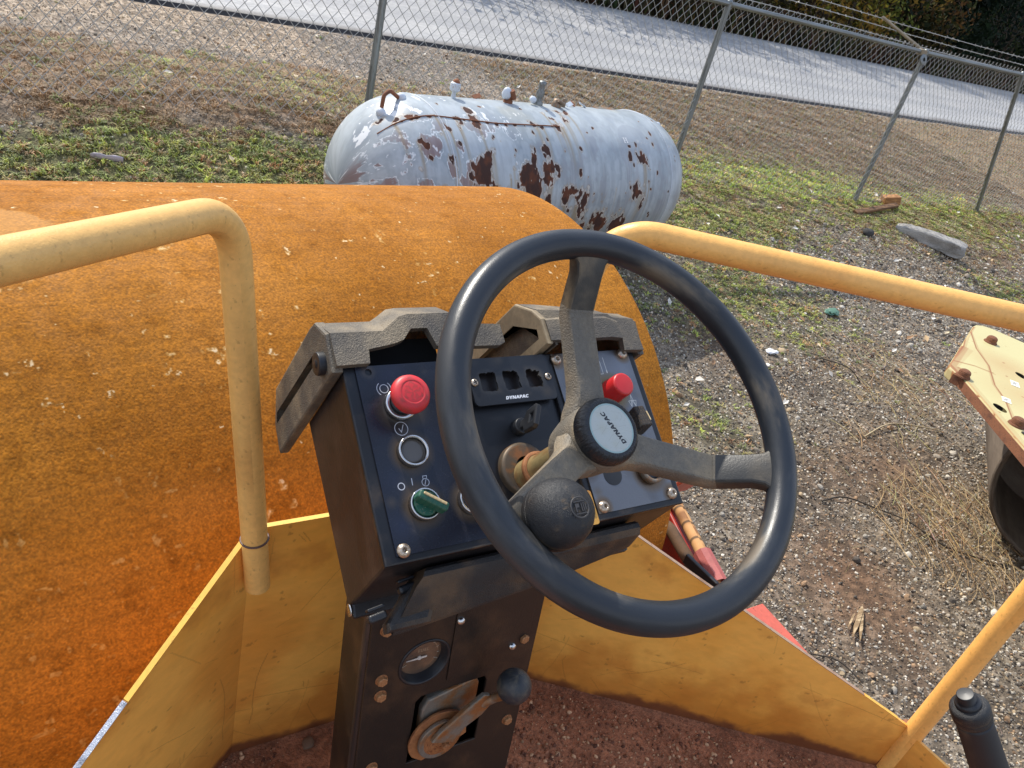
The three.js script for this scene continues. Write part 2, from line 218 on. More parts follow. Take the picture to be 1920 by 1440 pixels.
const mCream = (() => {
  const cv = document.createElement('canvas'), W = 960; cv.width = cv.height = W; const x = cv.getContext('2d'), r = rngOf(515), X = (q) => (q - 2.7) / 2.4 * W, Y = (q) => W - (q + 1.9) / 2.4 * W;
  x.fillStyle = 'rgb(190,180,130)'; x.fillRect(0, 0, W, W);
  for (let i = 0; i < 90; i++) { const cx = r() * W, cy = r() * W, q = 20 + r() * 90, g = x.createRadialGradient(cx, cy, 0, cx, cy, q), c = r() < 0.35 ? '160,104,58' : '206,196,158'; g.addColorStop(0, `rgba(${c},${0.12 + 0.25 * r()})`); g.addColorStop(1, `rgba(${c},0)`); x.fillStyle = g; x.fillRect(0, 0, W, W); }
  const vein = (pts, w, c) => { x.strokeStyle = c; x.lineWidth = w; x.beginPath(); pts.forEach(([a, b], i) => { const p = [X(a * 1.0545) + (r() - 0.5) * 6, Y(b * 1.0545) + (r() - 0.5) * 6]; i ? x.lineTo(...p) : x.moveTo(...p); }); x.stroke(); };
  for (const [w, al] of [[6, 0.22], [2.2, 0.9]]) { const c = `rgba(136,80,40,${al})`; vein([[3.82, -1.61], [3.62, -1.46], [3.5, -1.33], [3.32, -1.2], [3.22, -1.1], [3.1, -1.0], [2.95, -0.75]], w, c); vein([[3.3, -1.4], [3.4, -1.34], [3.44, -1.27]], w, c); vein([[3.9, -1.64], [3.7, -1.56], [3.55, -1.49], [3.36, -1.42]], w, c); }
  for (const [w, al] of [[34, 0.14], [18, 0.3], [8, 0.6]]) { vein([[3.215, -1.3], [3.26, -1.375], [3.55, -1.49]], w, `rgba(140,82,44,${al})`); vein([[3.215, -1.3], [2.7, -0.55]], w * 0.7, `rgba(140,86,44,${al})`); }
  for (let i = 0; i < 420; i++) { const s = 1 + r() * r() * 7; x.fillStyle = `rgba(140,84,44,${0.3 + 0.5 * r()})`; x.fillRect(r() * W, r() * W, s, s * (0.4 + r())); }
  const t = new THREE.CanvasTexture(cv); t.colorSpace = THREE.SRGBColorSpace; t.wrapS = t.wrapT = THREE.RepeatWrapping; t.repeat.set(1 / 2.4, 1 / 2.4); t.offset.set(-2.7 / 2.4, 1.9 / 2.4); return std({ map: t, roughness: 0.55, bumpMap: rep(grainBump, 4, 4), bumpScale: 0.0006 });
})();
const mRustEdge = std({ map: rep(paintTex([134, 86, 58], [88, 56, 42], 0.8, 0.8, 0.3), 4, 4), bumpMap: rep(grainBump, 8, 8), bumpScale: 0.002, roughness: 0.85 });
const mDrum2 = std({ map: rep(dusty([112, 99, 86], [76, 62, 50], 0.35, 0.7, 0.4), 2, 2), bumpMap: rep(grainBump, 6, 6), bumpScale: 0.002, roughness: 0.75 });
const mGalv = std({ map: rep(dusty([134, 138, 138], [108, 110, 108], 0.4, 0.65, 0.2), 3, 3), roughness: 0.45, metalness: 0.65 });
const mWire = std({ color: new THREE.Color(0.42, 0.41, 0.39), roughness: 0.5, metalness: 0.4 });

// ------------------------------------------------------------------ terrain: a yard, a low bank, the road on top of it
const interp = (xs, ys, x) => { if (x <= xs[0]) return ys[0]; for (let i = 1; i < xs.length; i++) if (x < xs[i]) { const t = (x - xs[i - 1]) / (xs[i] - xs[i - 1]); return lerp(ys[i - 1], ys[i], t); } return ys[ys.length - 1]; };
const roadNear = (x) => { const q = clamp(x, -30, 60); return -(7.9 + 0.08 * q + 0.0017 * q * q); }, roadFar = (x) => -(10.9 + 0.22 * clamp(x, -30, 90)) + (x < -8 ? 0 : 0);
function bank(x, z) {
  const d = -z, zn = -roadNear(x), zf = Math.max(zn + 2, -roadFar(x));
  if (d > zf) return 1.22 + 0.09 * Math.min(d - zf, 60) ;
  if (d > zn) return lerp(0.80, 1.2, (d - zn) / (zf - zn));
  let b = interp([-50, 0, 2.5, 4, 5.3, zn], [0, 0, 0.06, 0.27, 0.53, 0.83], d);
  b += 0.2 * Math.exp(-(((x - 1.4) / 2.2) ** 2) - ((d - 5.3) / 1.1) ** 2) - 0.08 / (1 + Math.exp(-(x - 6))) * Math.exp(-(((d - 5.3) / 1.2) ** 2));
  return b;
}
const rough = (x, z) => { const k = 1 - ss(60, 20, 100 - Math.hypot(x, z)); const onRoad = z < roadNear(x) + 0.25 && z > roadFar(x) - 0.1; return onRoad ? -0.03 : (0.05 * (free(x * 1.3 + 300, z * 1.3 + 300, 3, 3) - 0.5) + 0.035 * (free(x * 6 + 300, z * 6 + 300, 9, 3) - 0.5)) * (z > -3 ? 0.6 : 1.2); };
const ground = (x, z) => bank(x, z) + rough(x, z);
const g2 = (x, z, cx, cz, rx, rz, a = 0) => { const c = Math.cos(a), s = Math.sin(a), dx = x - cx, dz = z - cz, p = (dx * c + dz * s) / rx, q = (-dx * s + dz * c) / rz; return Math.exp(-(p * p + q * q)); };
function cover(x, z) {                                    // how much of each kind of ground lies here
  const n = free(x * 0.9 + 200, z * 0.9 + 200, 61, 4) - 0.5, m = free(x * 3.1 + 200, z * 3.1 + 200, 67, 4) - 0.5;
  const left = 1 - ss(2.2, 4.2, x + n);
  let green = 1.15 * ss(lerp(-3.0, -4.0, ss(2.5, 4.0, x)), lerp(-4.2, -4.9, ss(2.5, 4.0, x)), z + n * 1.2) * ss(-5.15, -4.75, z + n * 0.7) * (1 - ss(5.6, 7.0, x));
  green = Math.max(green, 1.1 * g2(x, z, 6.6, -5.55, 2.0, 0.45, -0.06), 0.75 * g2(x, z, 4.5, -3.5, 0.9, 0.45, 0.2), 0.8 * g2(x, z, 9.3, -5.0, 2.2, 0.5), 0.6 * g2(x, z, 2.6, -5.9, 1.2, 0.35), 0.5 * g2(x, z, 8.6, -3.5, 0.5, 0.35), 0.45 * g2(x, z, 1.9, -6.1, 0.5, 0.2), 0.35 * g2(x, z, 3.2, -2.3, 0.5, 0.3), left * 0.75 * ss(0.10, 0.26, m) * ss(-4.8, -5.2, z) * ss(-6.8, -6.2, z));
  let dead = Math.max(1.2 * clamp(0.75 + m * 2.2) * left * ss(-4.85, -5.15, z + n * 0.6) * ss(-6.9, -6.3, z + n * 1.2), 1.05 * ss(-5.5, -6.2, z + n) * ss(4.0, 6.0, x + n), 0.5 * g2(x, z, 5.6, -5.2, 1.2, 0.5), 0.4 * g2(x, z, 10, -4.9, 3, 0.8));
  dead *= z < roadNear(x) + 0.25 - 0.3 * n ? 0.2 : 1;
  const straw = Math.max(g2(x, z, 5.2, -2.45, 0.55, 0.4, 0.6), g2(x, z, 4.25, -1.2, 0.5, 0.42), 0.5 * g2(x, z, 4.6, -2.0, 0.6, 0.3));
  const mud = Math.max(0.95 * g2(x, z, 3.05, -1.12, 0.34, 0.42, 0.4), 0.7 * g2(x, z, 4.05, -1.75, 0.6, 0.25), 0.5 * g2(x, z, 3.9, -3.0, 0.4, 0.3), 0.8 * g2(x, z, 9.4, -4.15, 0.5, 0.25), 0.5 * g2(x, z, 2.6, -4.6, 1.0, 0.12), 0.5 * g2(x, z, 5.6, -5.05, 0.8, 0.12), left * 0.8 * ss(0.02, -0.2, m) * ss(-4.9, -5.3, z) * ss(-6.9, -6.3, z));
  const dark = Math.max(0.8 * g2(x, z, 4.1, -3.45, 0.5, 0.3), 0.5 * g2(x, z, 2.7, -2.0, 0.6, 0.35), 0.3);
  return { green: clamp(green + m * 1.1 * clamp(green * 2)), dead: clamp(dead + m * 0.9 * clamp(dead * 2)), straw: clamp(straw + m * 0.5 * straw), mud: clamp(mud + m * 0.8 * clamp(mud * 2)), dark: clamp(dark + m * 0.8), n, m };
}
{
  // one sheet: fine in the yard, coarser out to the horizon
  const axis = (a, b, st, lo, hi) => { const v = []; for (let x = a; x <= b + 1e-6; x += st) v.push(x); let s = st; while (v[0] > lo) { s *= 1.35; v.unshift(v[0] - s); } s = st; while (v[v.length - 1] < hi) { s *= 1.35; v.push(v[v.length - 1] + s); } return v; };
  const xs = axis(-1.5, 13, 0.045, -400, 400), zs = axis(-9, 0.6, 0.045, -400, 300), P = [], C = [], U = [], I = [];
  for (const z of zs) for (const x of xs) {
    P.push(x, ground(x, z), z); U.push(x / 1.7, z / 1.7); const k = cover(x, z);
    let c = mix3([154, 143, 128], [126, 115, 102], ss(-0.2, 0.25, k.m)); c = mix3(c, [76, 70, 62], k.dark * 0.4);
    if (z < -5.8) c = mix3(c, mix3([178, 162, 144], [154, 144, 134], ss(-0.1, 0.2, k.n)), 0.8);
    if (z < -6.9 && x < 2.4) c = mix3(c, [200, 178, 152], 0.75 * ss(-0.15, 0.1, k.n + 0.08));
    c = mix3(c, [124, 92, 68], k.mud * 0.8); c = mix3(c, x > 4 ? [158, 134, 98] : [140, 108, 70], k.dead * 0.85); c = mix3(c, [104, 104, 58], k.green * 0.8); c = mix3(c, [132, 112, 82], k.straw * 0.6);
    if (z < roadFar(x) - 0.2) c = mix3([74, 58, 40], [48, 44, 28], ss(-0.2, 0.2, k.m));
    if (Math.abs(x) > 40 || z > 20) c = [96, 88, 66];
    const t = new THREE.Color(`rgb(${c.map((q) => Math.round(clamp(q, 0, 255))).join(',')})`); C.push(t.r, t.g, t.b);
  }
  const w = xs.length; for (let j = 0; j < zs.length - 1; j++) for (let i = 0; i < w - 1; i++) { const a = j * w + i; I.push(a, a + w, a + 1, a + 1, a + w, a + w + 1); }
  const g = new THREE.BufferGeometry(); g.setAttribute('position', new THREE.Float32BufferAttribute(P, 3)); g.setAttribute('color', new THREE.Float32BufferAttribute(C, 3)); g.setAttribute('uv', new THREE.Float32BufferAttribute(U, 2)); g.setIndex(I); g.computeVertexNormals();
  const D1 = layer(1024, 1024, 60, 60, 4, 301), D2 = layer(1024, 1024, 240, 240, 2, 313), D3 = layer(1024, 1024, 6, 6, 4, 331);
  const map = tex(1024, 1024, (i) => { const s = D1[i]; let c = [255, 250, 244]; c = mul3(c, 0.66 + 0.26 * ss(0.3, 0.7, s) + 0.2 * (D2[i] - 0.5) + 0.2 * (D3[i] - 0.5)); if (s > 0.63) c = mix3(c, [255, 255, 255], ss(0.63, 0.7, s)); return c; });
  const bm = tex(1024, 1024, (i) => 0.6 * D1[i] + 0.4 * D2[i], false);
  solo('ground', g, std({ vertexColors: true, map, bumpMap: bm, bumpScale: 0.012, roughness: 0.95 }), V3(0, 0, 0), null, null, null, 'structure');
}
{
  const P = [], U = [], I = [], n = 160, mcol = 14;
  for (let i = 0; i <= n; i++) { const x = -40 + 130 * i / n, a = roadNear(x), b = Math.min(roadFar(x), a - 2); for (let j = 0; j <= mcol; j++) { const t = j / mcol, z = j === 0 ? a + 0.02 : j === 1 ? a : lerp(a, b, t), wob = j < 2 ? 0.06 * (free(x * 2.2 + 99, 7, 83, 3) - 0.5) : 0; P.push(x, bank(x, Math.min(z, a - 0.002)) + 0.035 - (j === 0 ? 0.10 : 0), z + wob); U.push(x / 6, j === 0 ? 0.002 : j === 1 ? 0.012 : t); } }
  for (let i = 0; i < n; i++) for (let j = 0; j < mcol; j++) { const a = i * (mcol + 1) + j; I.push(a, a + mcol + 1, a + 1, a + 1, a + mcol + 1, a + mcol + 2); }
  const g = new THREE.BufferGeometry(); g.setAttribute('position', new THREE.Float32BufferAttribute(P, 3)); g.setAttribute('uv', new THREE.Float32BufferAttribute(U, 2)); g.setIndex(I); g.computeVertexNormals();
  const S = layer(1024, 512, 3, 40, 4, 401), D = layer(1024, 512, 160, 200, 2, 411), W = layer(1024, 512, 5, 7, 4, 421);
  const map = tex(1024, 512, (i, u, v) => { let c = mix3([168, 166, 163], [152, 151, 150], ss(0.35, 0.65, S[i] * 0.6 + W[i] * 0.4)); for (const q of [0.25, 0.42, 0.66, 0.82]) c = mix3(c, [128, 128, 131], 0.4 * Math.exp(-(((v - q) / 0.05) ** 2))); if (v < 0.014) c = [58, 54, 52]; else if (v < 0.06) c = mix3(c, [120, 114, 108], ss(0.06, 0.01, v + (W[i] - 0.5) * 0.05)); return mul3(c, 0.9 + 0.2 * D[i]); });
  solo('road', g, std({ map, roughness: 0.55, bumpMap: rep(grainBump, 30, 30), bumpScale: 0.003 }), V3(0, 0, 0), null, null, null, 'structure');
  // broken lip of the asphalt along the verge
}

// ------------------------------------------------------------------ the roller (shapes measured from the operator's eye, then set on the roller's base)
const ROLL = V3(0.6, 0, -0.8);
const roller = thing('road_roller', ROLL, 'yellow road roller with rusted front drum, black console and steering wheel, seen from its platform', 'road roller');
const A = (g) => g.translate(-ROLL.x, EYE, -ROLL.z);
const rp = (parent, name, g, m, label) => part(parent, name, A(g), m, label);
// drum: a rolled shell with a set-back end disc
{
  const yaw = R(-7.58), C = V3(1.3018, -EYE + DR + 0.005, -1.7125), pts = [[0.08, -DW + 0.2], [DR - 0.03, -DW + 0.2], [DR - 0.03, -DW], [DR - 0.008, -DW], [DR, -DW + 0.008]];
  for (let i = 1; i < 12; i++) pts.push([DR, -DW + DW * i / 12]);
  pts.push([DR, -0.012], [DR - 0.004, -0.004], [DR - 0.012, 0], [DR - 0.03, 0], [DR - 0.03, -0.2], [0.08, -0.2]);
  const g = new THREE.LatheGeometry(pts.map((p) => V2(p[0], p[1])), 160); const p = g.attributes.position, u = g.attributes.uv;
  for (let i = 0; i < p.count; i++) u.setXY(i, u.getX(i) * 3, -p.getY(i) / DW);
  g.applyMatrix4(new THREE.Matrix4().makeBasis(V3(0, -1, 0), V3(Math.cos(yaw), 0, Math.sin(yaw)), V3(-Math.sin(yaw), 0, Math.cos(yaw))).setPosition(C));
  rp(roller, 'drum', g, mDrum);
  // yoke arm and hub along the drum's right end
  const cheek = new RoundedBoxGeometry(0.05, 0.42, 1.5, 2, 0.01).translate(1.56, -1.62, -1.15);
  const frame = rp(roller, 'yoke_frame', boxUV(cheek), mRedDeep, 'dark red yoke arm beside the rusted drum');
  rp(frame, 'flange', boxUV(new RoundedBoxGeometry(0.03, 0.3, 0.44, 2, 0.006).rotateY(-0.34).translate(1.468, -1.45, -0.905)), mRedDeep);
  rp(frame, 'step_plate', boxUV(extr(poly([[1.16, 0.05], [1.53, 0.05], [1.545, 0.735], [1.46, 0.735], [1.16, 0.6]]), 0.012, 0.003).rotateX(-Math.PI / 2).translate(0, -1.312, 0)), mRedPaint, 'faded salmon red step plate outside the platform');
  rp(frame, 'stiffener', boxUV(new RoundedBoxGeometry(0.10, 0.10, 0.012, 2, 0.003).rotateX(0.5).translate(1.63, -1.28, -1.165)), mRedPaint);
  rp(roller, 'hose', pipe([V3(1.60, -1.33, -1.22), V3(1.53, -1.27, -1.085), V3(1.475, -1.268, -0.93), V3(1.425, -1.275, -0.80), V3(1.40, -1.45, -0.7)], 0.0165, 0.05, 16), mHose, 'tan ribbed hose beside the red yoke');
  rp(roller, 'hose', pipe([V3(1.50, -1.34, -1.12), V3(1.452, -1.28, -1.02), V3(1.43, -1.29, -0.9), V3(1.395, -1.30, -0.79), V3(1.37, -1.5, -0.74)], 0.017, 0.05, 12), mHoseDark, 'weathered brown hose lying under the tan one');
  rp(roller, 'hose_clamp', crease(pipe([V3(1.458, -1.262, -0.90), V3(1.43, -1.268, -0.80)], 0.026, 0.01, 10)), mPink, 'faded pink sleeve round the tan hose');
  rp(roller, 'strap', boxUV(new RoundedBoxGeometry(0.012, 0.03, 0.11, 2, 0.004).rotateY(0.1).translate(1.40, -1.258, -0.845)), mBlack);
}
// platform: floor sheet and four upright sheets
{
  const fl = poly([[0.20, 0.74], [0.71, 0.74], [1.372, 0.27], [1.40, -0.7], [-0.55, -0.7], [-0.55, 0.2]]);
  rp(roller, 'floor_plate', boxUV(extr(fl, 0.02).rotateX(-Math.PI / 2).translate(0, -1.222, 0)), mFloor, 'platform floor under dried red mud');
  const wall = (a, b, ya, yb, th, out) => {              // an upright sheet from a to b, its top running from ya to yb
    const n = V3(out[0], 0, out[1]).normalize().multiplyScalar(th), s = a.distanceTo(b), P = (q, y, k) => V3(q.x + n.x * k, y, q.z + n.z * k);
    const ring4 = [[P(a, -1.21, 0), P(b, -1.21, 0), P(b, yb, 0), P(a, ya, 0)], [P(a, -1.21, 1), P(b, -1.21, 1), P(b, yb, 1), P(a, ya, 1)]];
    const g = loft(ring4), p = g.attributes.position, u = g.attributes.uv, d = b.clone().sub(a).normalize();
    for (let i = 0; i < p.count; i++) u.setXY(i, V3(p.getX(i), 0, p.getZ(i)).sub(V3(a.x, 0, a.z)).dot(d) / 1.3, (p.getY(i) + 1.21) / 0.62);
    return [g, (t0, t1, lift = 0.0012) => { const q0 = a.clone().lerp(b, t0), q1 = a.clone().lerp(b, t1), y0 = lerp(ya, yb, t0), y1 = lerp(ya, yb, t1); return loft([[P(q0, y0 + 0.0002, -0.1), P(q1, y1 + 0.0002, -0.1), P(q1, y1 + 0.0002, 1.1), P(q0, y0 + 0.0002, 1.1)], [P(q0, y0 + lift, -0.1), P(q1, y1 + lift, -0.1), P(q1, y1 + lift, 1.1), P(q0, y0 + lift, 1.1)]]); }];
  };
  const P0 = V3(0.225, 0, -0.726), P1 = V3(0.712, 0, -0.726), P2 = V3(1.338, 0, -0.281), P3 = V3(1.46, 0, 0.5), PA = V3(-0.36, 0, -0.31);
  const [gB, eB] = wall(P0, P1, -0.722, -0.722, 0.006, [0, -1]); const wB = rp(roller, 'side_panel', gB, mWall, 'front yellow sheet behind the console'); rp(wB, 'edge_trim', boxUV(eB(0.02, 1)), mEdge);
  const [gC, eC] = wall(P1, P2, -0.735, -1.075, 0.006, [0.58, -0.81]); const wC = rp(roller, 'side_panel', gC, mWall, 'right yellow sheet sloping down to the handrail foot'); rp(wC, 'edge_trim', boxUV(eC(0, 0.86)), mEdgeBare); rp(wC, 'edge_trim', boxUV(eC(0.862, 0.97)), mEdge);
  const [gA, eA] = wall(P0, PA, -0.725, -1.18, 0.006, [-0.58, -0.81]); const wA = rp(roller, 'side_panel', gA, mWall, 'left yellow sheet sloping down toward the operator'); rp(wA, 'edge_trim', boxUV(eA(0.02, 0.27)), mEdge); rp(wA, 'edge_trim', boxUV(eA(0.272, 1)), mEdgeTape);
  const [gD] = wall(P2, P3, -1.085, -1.10, 0.006, [1, -0.15]); rp(roller, 'side_panel', gD, mWall);
  // handrails
  const foot = V3(0.2325, -0.805, -0.7065);
  const hl = rp(roller, 'handrail', pipe([foot, V3(0.176, -0.292, -0.722), V3(-0.0106, -0.263, -0.545), V3(-0.37, -0.205, -0.20), V3(-0.40, -1.2, -0.1)], 0.0160, 0.058, 28, 0.008), mRail, 'left handrail bent over the platform corner');
  const axq = V3(0.176, -0.292, -0.722).sub(foot), wc = foot.clone().addScaledVector(axq, 0.165), wb = new THREE.TorusGeometry(0.0168, 0.0014, 8, 36).applyQuaternion(new THREE.Quaternion().setFromUnitVectors(V3(0, 0, 1), axq.clone().normalize())).translate(wc.x, wc.y, wc.z); rp(hl, 'weld_bead', wb, std({ color: new THREE.Color(0.10, 0.05, 0.04), roughness: 0.5 }));
  const d = V3(0.815, 0, 0.579), q = (s, y) => V3(0.756, y, -0.694).addScaledVector(d, s);
  rp(roller, 'handrail', pipe([q(-0.120, -1.15), q(-0.112, -0.306), q(0.735, -0.266), q(0.733, -1.2)], 0.0182, 0.075, 28, 0.008), mRail2, 'right handrail looping beyond the steering wheel');
}
// console: a box tilted toward the operator
const CON = new Frame(V3(0.4078, -0.4485, -0.4959), R(34));
const U0 = -0.1588, U1 = 0.1985;
let consoleBox;
{
  const prof = poly([[0.104, -0.003], [-0.085, -0.003], [-0.0865, -0.012], [-0.101, -0.112], [-0.113, -0.114], [-0.114, -0.119], [-0.09, -0.125], [0.10, -0.132]]);
  consoleBox = rp(roller, 'console', boxUV(CON.prof(extr(prof, U1 - U0 - 0.004, 0.003), U0 + 0.002)), mBoxSide, 'black instrument console tilted toward the operator');
  const cp = (name, g, m, label) => rp(consoleBox, name, g, m, label);
  // front frame with an opening, and a dark tray inside it
  cp('front_frame', boxUV(CON.plate(extr(poly([[U0, -0.0855], [U1, -0.0855], [U1, 0.1055], [U0, 0.1055]], [[[-0.045, -0.066], [-0.045, 0.096], [0.072, 0.096], [0.072, -0.066]]]), 0.008, 0.002), -0.005)), mBox);
  cp('center_plate', boxUV(CON.plate(extr(poly([[-0.052, -0.07], [0.078, -0.07], [0.078, 0.1], [-0.052, 0.1]], [[[-0.026, 0.056], [-0.026, 0.098], [0.066, 0.098], [0.066, 0.056]]]), 0.002), -0.004)), mBox);
  cp('lamp_well', boxUV(CON.plate(new THREE.BoxGeometry(0.096, 0.046, 0.002).translate(0.02, 0.077, -0.03), 0)), mDark);
  // labelled plates
  const canv = (W, H, draw) => { const s = 5200, cv = document.createElement('canvas'); cv.width = Math.round(W * s); cv.height = Math.round(H * s); const x = cv.getContext('2d'); draw(x, s, cv.width, cv.height); const t = new THREE.CanvasTexture(cv); t.colorSpace = THREE.SRGBColorSpace; t.wrapS = t.wrapT = THREE.ClampToEdgeWrapping; t.anisotropy = 8; return t; };
  const grime = (x, w, h, col, n, seed, r0, r1, al) => { const r = rngOf(seed); for (let i = 0; i < n; i++) { const cx = r() * w, cy = r() * h, rr = lerp(r0, r1, r() * r()), g = x.createRadialGradient(cx, cy, 0, cx, cy, rr); g.addColorStop(0, `rgba(${col},${al * r()})`); g.addColorStop(1, `rgba(${col},0)`); x.fillStyle = g; x.fillRect(0, 0, w, h); } };
  const halo = (x, cx, cy, r0, r1, col, al) => { const g = x.createRadialGradient(cx, cy, r0, cx, cy, r1); g.addColorStop(0, `rgba(${col},${al})`); g.addColorStop(0.6, `rgba(${col},${al * 0.5})`); g.addColorStop(1, `rgba(${col},0)`); x.fillStyle = g; x.beginPath(); x.arc(cx, cy, r1, 0, 7); x.fill(); };
  const speck = (x, w, h, seed, n, col) => { const r = rngOf(seed); x.fillStyle = col; for (let i = 0; i < n; i++) { const s = 0.4 + r() * 1.6; x.fillRect(r() * w, r() * h, s, s); } };
  const scratches = (x, w, h, seed, n, col) => { const r = rngOf(seed); x.strokeStyle = col; for (let i = 0; i < n; i++) { x.lineWidth = 0.5 + r(); x.beginPath(); const a = r() * w, b = r() * h, q = r() * 6.3, l = 8 + r() * 70; x.moveTo(a, b); x.quadraticCurveTo(a + Math.cos(q) * l * 0.5 + 4, b + Math.sin(q) * l * 0.5, a + Math.cos(q) * l, b + Math.sin(q) * l); x.stroke(); } };
  const slant = (x, txt, cx, cy, px, ang, wide = 1) => { x.save(); x.translate(cx, cy); x.rotate(ang); x.transform(wide, 0, -0.28, 1, 0, 0); x.font = `bold ${px}px sans-serif`; x.textAlign = 'center'; x.textBaseline = 'middle'; x.lineWidth = px * 0.06; x.strokeStyle = x.fillStyle; x.strokeText(txt, 0, 0); x.fillText(txt, 0, 0); x.restore(); };
  const fit = (g, u0, v0, W, H) => { const p = g.attributes.position, u = g.attributes.uv; for (let i = 0; i < p.count; i++) u.setXY(i, (p.getX(i) - u0) / W, (p.getY(i) - v0) / H); return g; };
  { // left plate: blue black, white print
    const u0 = -0.147, v0 = -0.0785, W = 0.0915, H = 0.1825, X = (U) => (U - u0), Y = (Vv) => (v0 + H - Vv);
    const map = canv(W, H, (x, s, w, h) => {
      x.fillStyle = 'rgb(22,25,37)'; x.fillRect(0, 0, w, h); grime(x, w, h, '92,76,56', 34, 5, 24, 120, 0.4); grime(x, w, h, '36,44,76', 10, 8, 60, 200, 0.4);
      halo(x, X(-0.1114) * s, Y(0.058) * s, 50, 150, '98,80,54', 0.55); halo(x, X(-0.1101) * s, Y(0.0138) * s, 60, 130, '104,78,44', 0.75); halo(x, X(-0.1109) * s, Y(-0.0376) * s, 60, 130, '104,78,44', 0.8); halo(x, X(-0.061) * s, Y(-0.0406) * s, 60, 130, '104,78,44', 0.7); halo(x, X(-0.135) * s, Y(0.098) * s, 10, 50, '80,70,60', 0.8);
      scratches(x, w, h, 12, 46, 'rgba(150,146,140,0.16)'); speck(x, w, h, 3, 1400, 'rgba(160,146,120,0.35)');
      x.strokeStyle = 'rgba(216,218,224,0.92)'; x.lineWidth = 3.4; const arc = (U, Vv, r, a = 0, b = 7) => { x.beginPath(); x.arc(X(U) * s, Y(Vv) * s, r * s, a, b); x.stroke(); }, ln = (...q) => { x.beginPath(); q.forEach(([U, Vv], i) => i ? x.lineTo(X(U) * s, Y(Vv) * s) : x.moveTo(X(U) * s, Y(Vv) * s)); x.stroke(); };
      arc(-0.1146, 0.038, 0.0066); ln([-0.1172, 0.0385], [-0.1152, 0.0345], [-0.1118, 0.0418]); arc(-0.1225, 0.0795, 0.0042); arc(-0.1225, 0.0795, 0.0072, 2.2, 4.1); arc(-0.1225, 0.0795, 0.0072, -0.9, 0.9);
      x.lineWidth = 4.4; arc(-0.1278, -0.017, 0.0032); ln([-0.1166, -0.0175], [-0.1162, -0.0108]); x.lineWidth = 3.2; arc(-0.1032, -0.0166, 0.0036); ln([-0.1044, -0.019], [-0.1022, -0.014]); ln([-0.105, -0.0128], [-0.1046, -0.0104], [-0.1008, -0.0104], [-0.1012, -0.0128]); arc(-0.064, -0.0145, 0.0034);
    });
    cp('label_plate', CON.plate(fit(extr(poly([[u0, v0], [u0 + W, v0], [u0 + W, v0 + H], [u0, v0 + H]], [ring(-0.1345, 0.0975, 0.0035)]), 0.0016), u0, v0, W, H), 0.0032), std({ map, roughness: 0.27, bumpMap: rep(grainBump, 1, 2), bumpScale: 0.00008 }), 'blue black plate with white symbols, left on the console');
  }
  { // right plate: bare steel
    const u0 = 0.0795, v0 = -0.0785, W = 0.109, H = 0.1815, X = (U) => (U - u0), Y = (Vv) => (v0 + H - Vv);
    const map = canv(W, H, (x, s, w, h) => {
      x.fillStyle = 'rgb(118,118,120)'; x.fillRect(0, 0, w, h); grime(x, w, h, '92,82,74', 22, 15, 40, 150, 0.4); grime(x, w, h, '168,170,180', 12, 16, 60, 160, 0.4); grime(x, w, h, '110,84,52', 8, 17, 30, 90, 0.5);
      for (const [U, Vv] of [[0.0846, 0.0964], [0.1795, 0.0977], [0.1842, -0.0724], [0.0879, -0.0723]]) halo(x, X(U) * s, Y(Vv) * s, 16, 70, '110,78,46', 0.85); halo(x, X(0.1473) * s, Y(0.052) * s, 70, 140, '120,96,60', 0.8); halo(x, X(0.1632) * s, Y(-0.0432) * s, 60, 140, '110,80,50', 0.8); halo(x, 0, h * 0.7, 10, 120, '70,54,44', 0.7);
      scratches(x, w, h, 22, 50, 'rgba(210,210,214,0.25)'); speck(x, w, h, 9, 500, 'rgba(60,54,48,0.3)');
      x.strokeStyle = 'rgba(222,214,196,0.9)'; x.lineWidth = 3; const ln = (...q) => { x.beginPath(); q.forEach(([U, Vv], i) => i ? x.lineTo(X(U) * s, Y(Vv) * s) : x.moveTo(X(U) * s, Y(Vv) * s)); x.stroke(); };
      const a = 0.1375, b = 0.083; ln([a - 0.006, b - 0.008], [a + 0.006, b - 0.008], [a + 0.006, b + 0.007], [a - 0.006, b + 0.007], [a - 0.006, b - 0.008]); ln([a - 0.009, b + 0.007], [a + 0.003, b + 0.007]); ln([a - 0.002, b + 0.013], [a - 0.002, b + 0.005]); ln([a, b + 0.0035], [a - 0.003, b - 0.002], [a, b - 0.0055], [a + 0.003, b - 0.002], [a, b + 0.0035]); ln([a + 0.012, b + 0.012], [a + 0.012, b - 0.004]); x.lineWidth = 7; ln([a + 0.012, b - 0.004], [a + 0.012, b - 0.0075]); x.lineWidth = 3;
      const e = 0.1722, f = 0.0385; ln([e - 0.003, f - 0.006], [e, f + 0.008], [e + 0.003, f - 0.006]); ln([e - 0.0055, f + 0.001], [e + 0.0055, f + 0.001]); ln([e - 0.0055, f + 0.001], [e - 0.003, f - 0.006], [e, f + 0.001], [e + 0.003, f - 0.006], [e + 0.0055, f + 0.001]);
    });
    cp('steel_plate', CON.plate(fit(extr(poly([[u0, v0], [u0 + W, v0], [u0 + W, v0 + H], [u0, v0 + H]]), 0.0018), u0, v0, W, H), 0.0032), std({ map, roughness: 0.33, metalness: 0.85, bumpMap: rep(grainBump, 1, 2), bumpScale: 0.0001 }), 'bare steel plate with a red lamp, right on the console');
  }
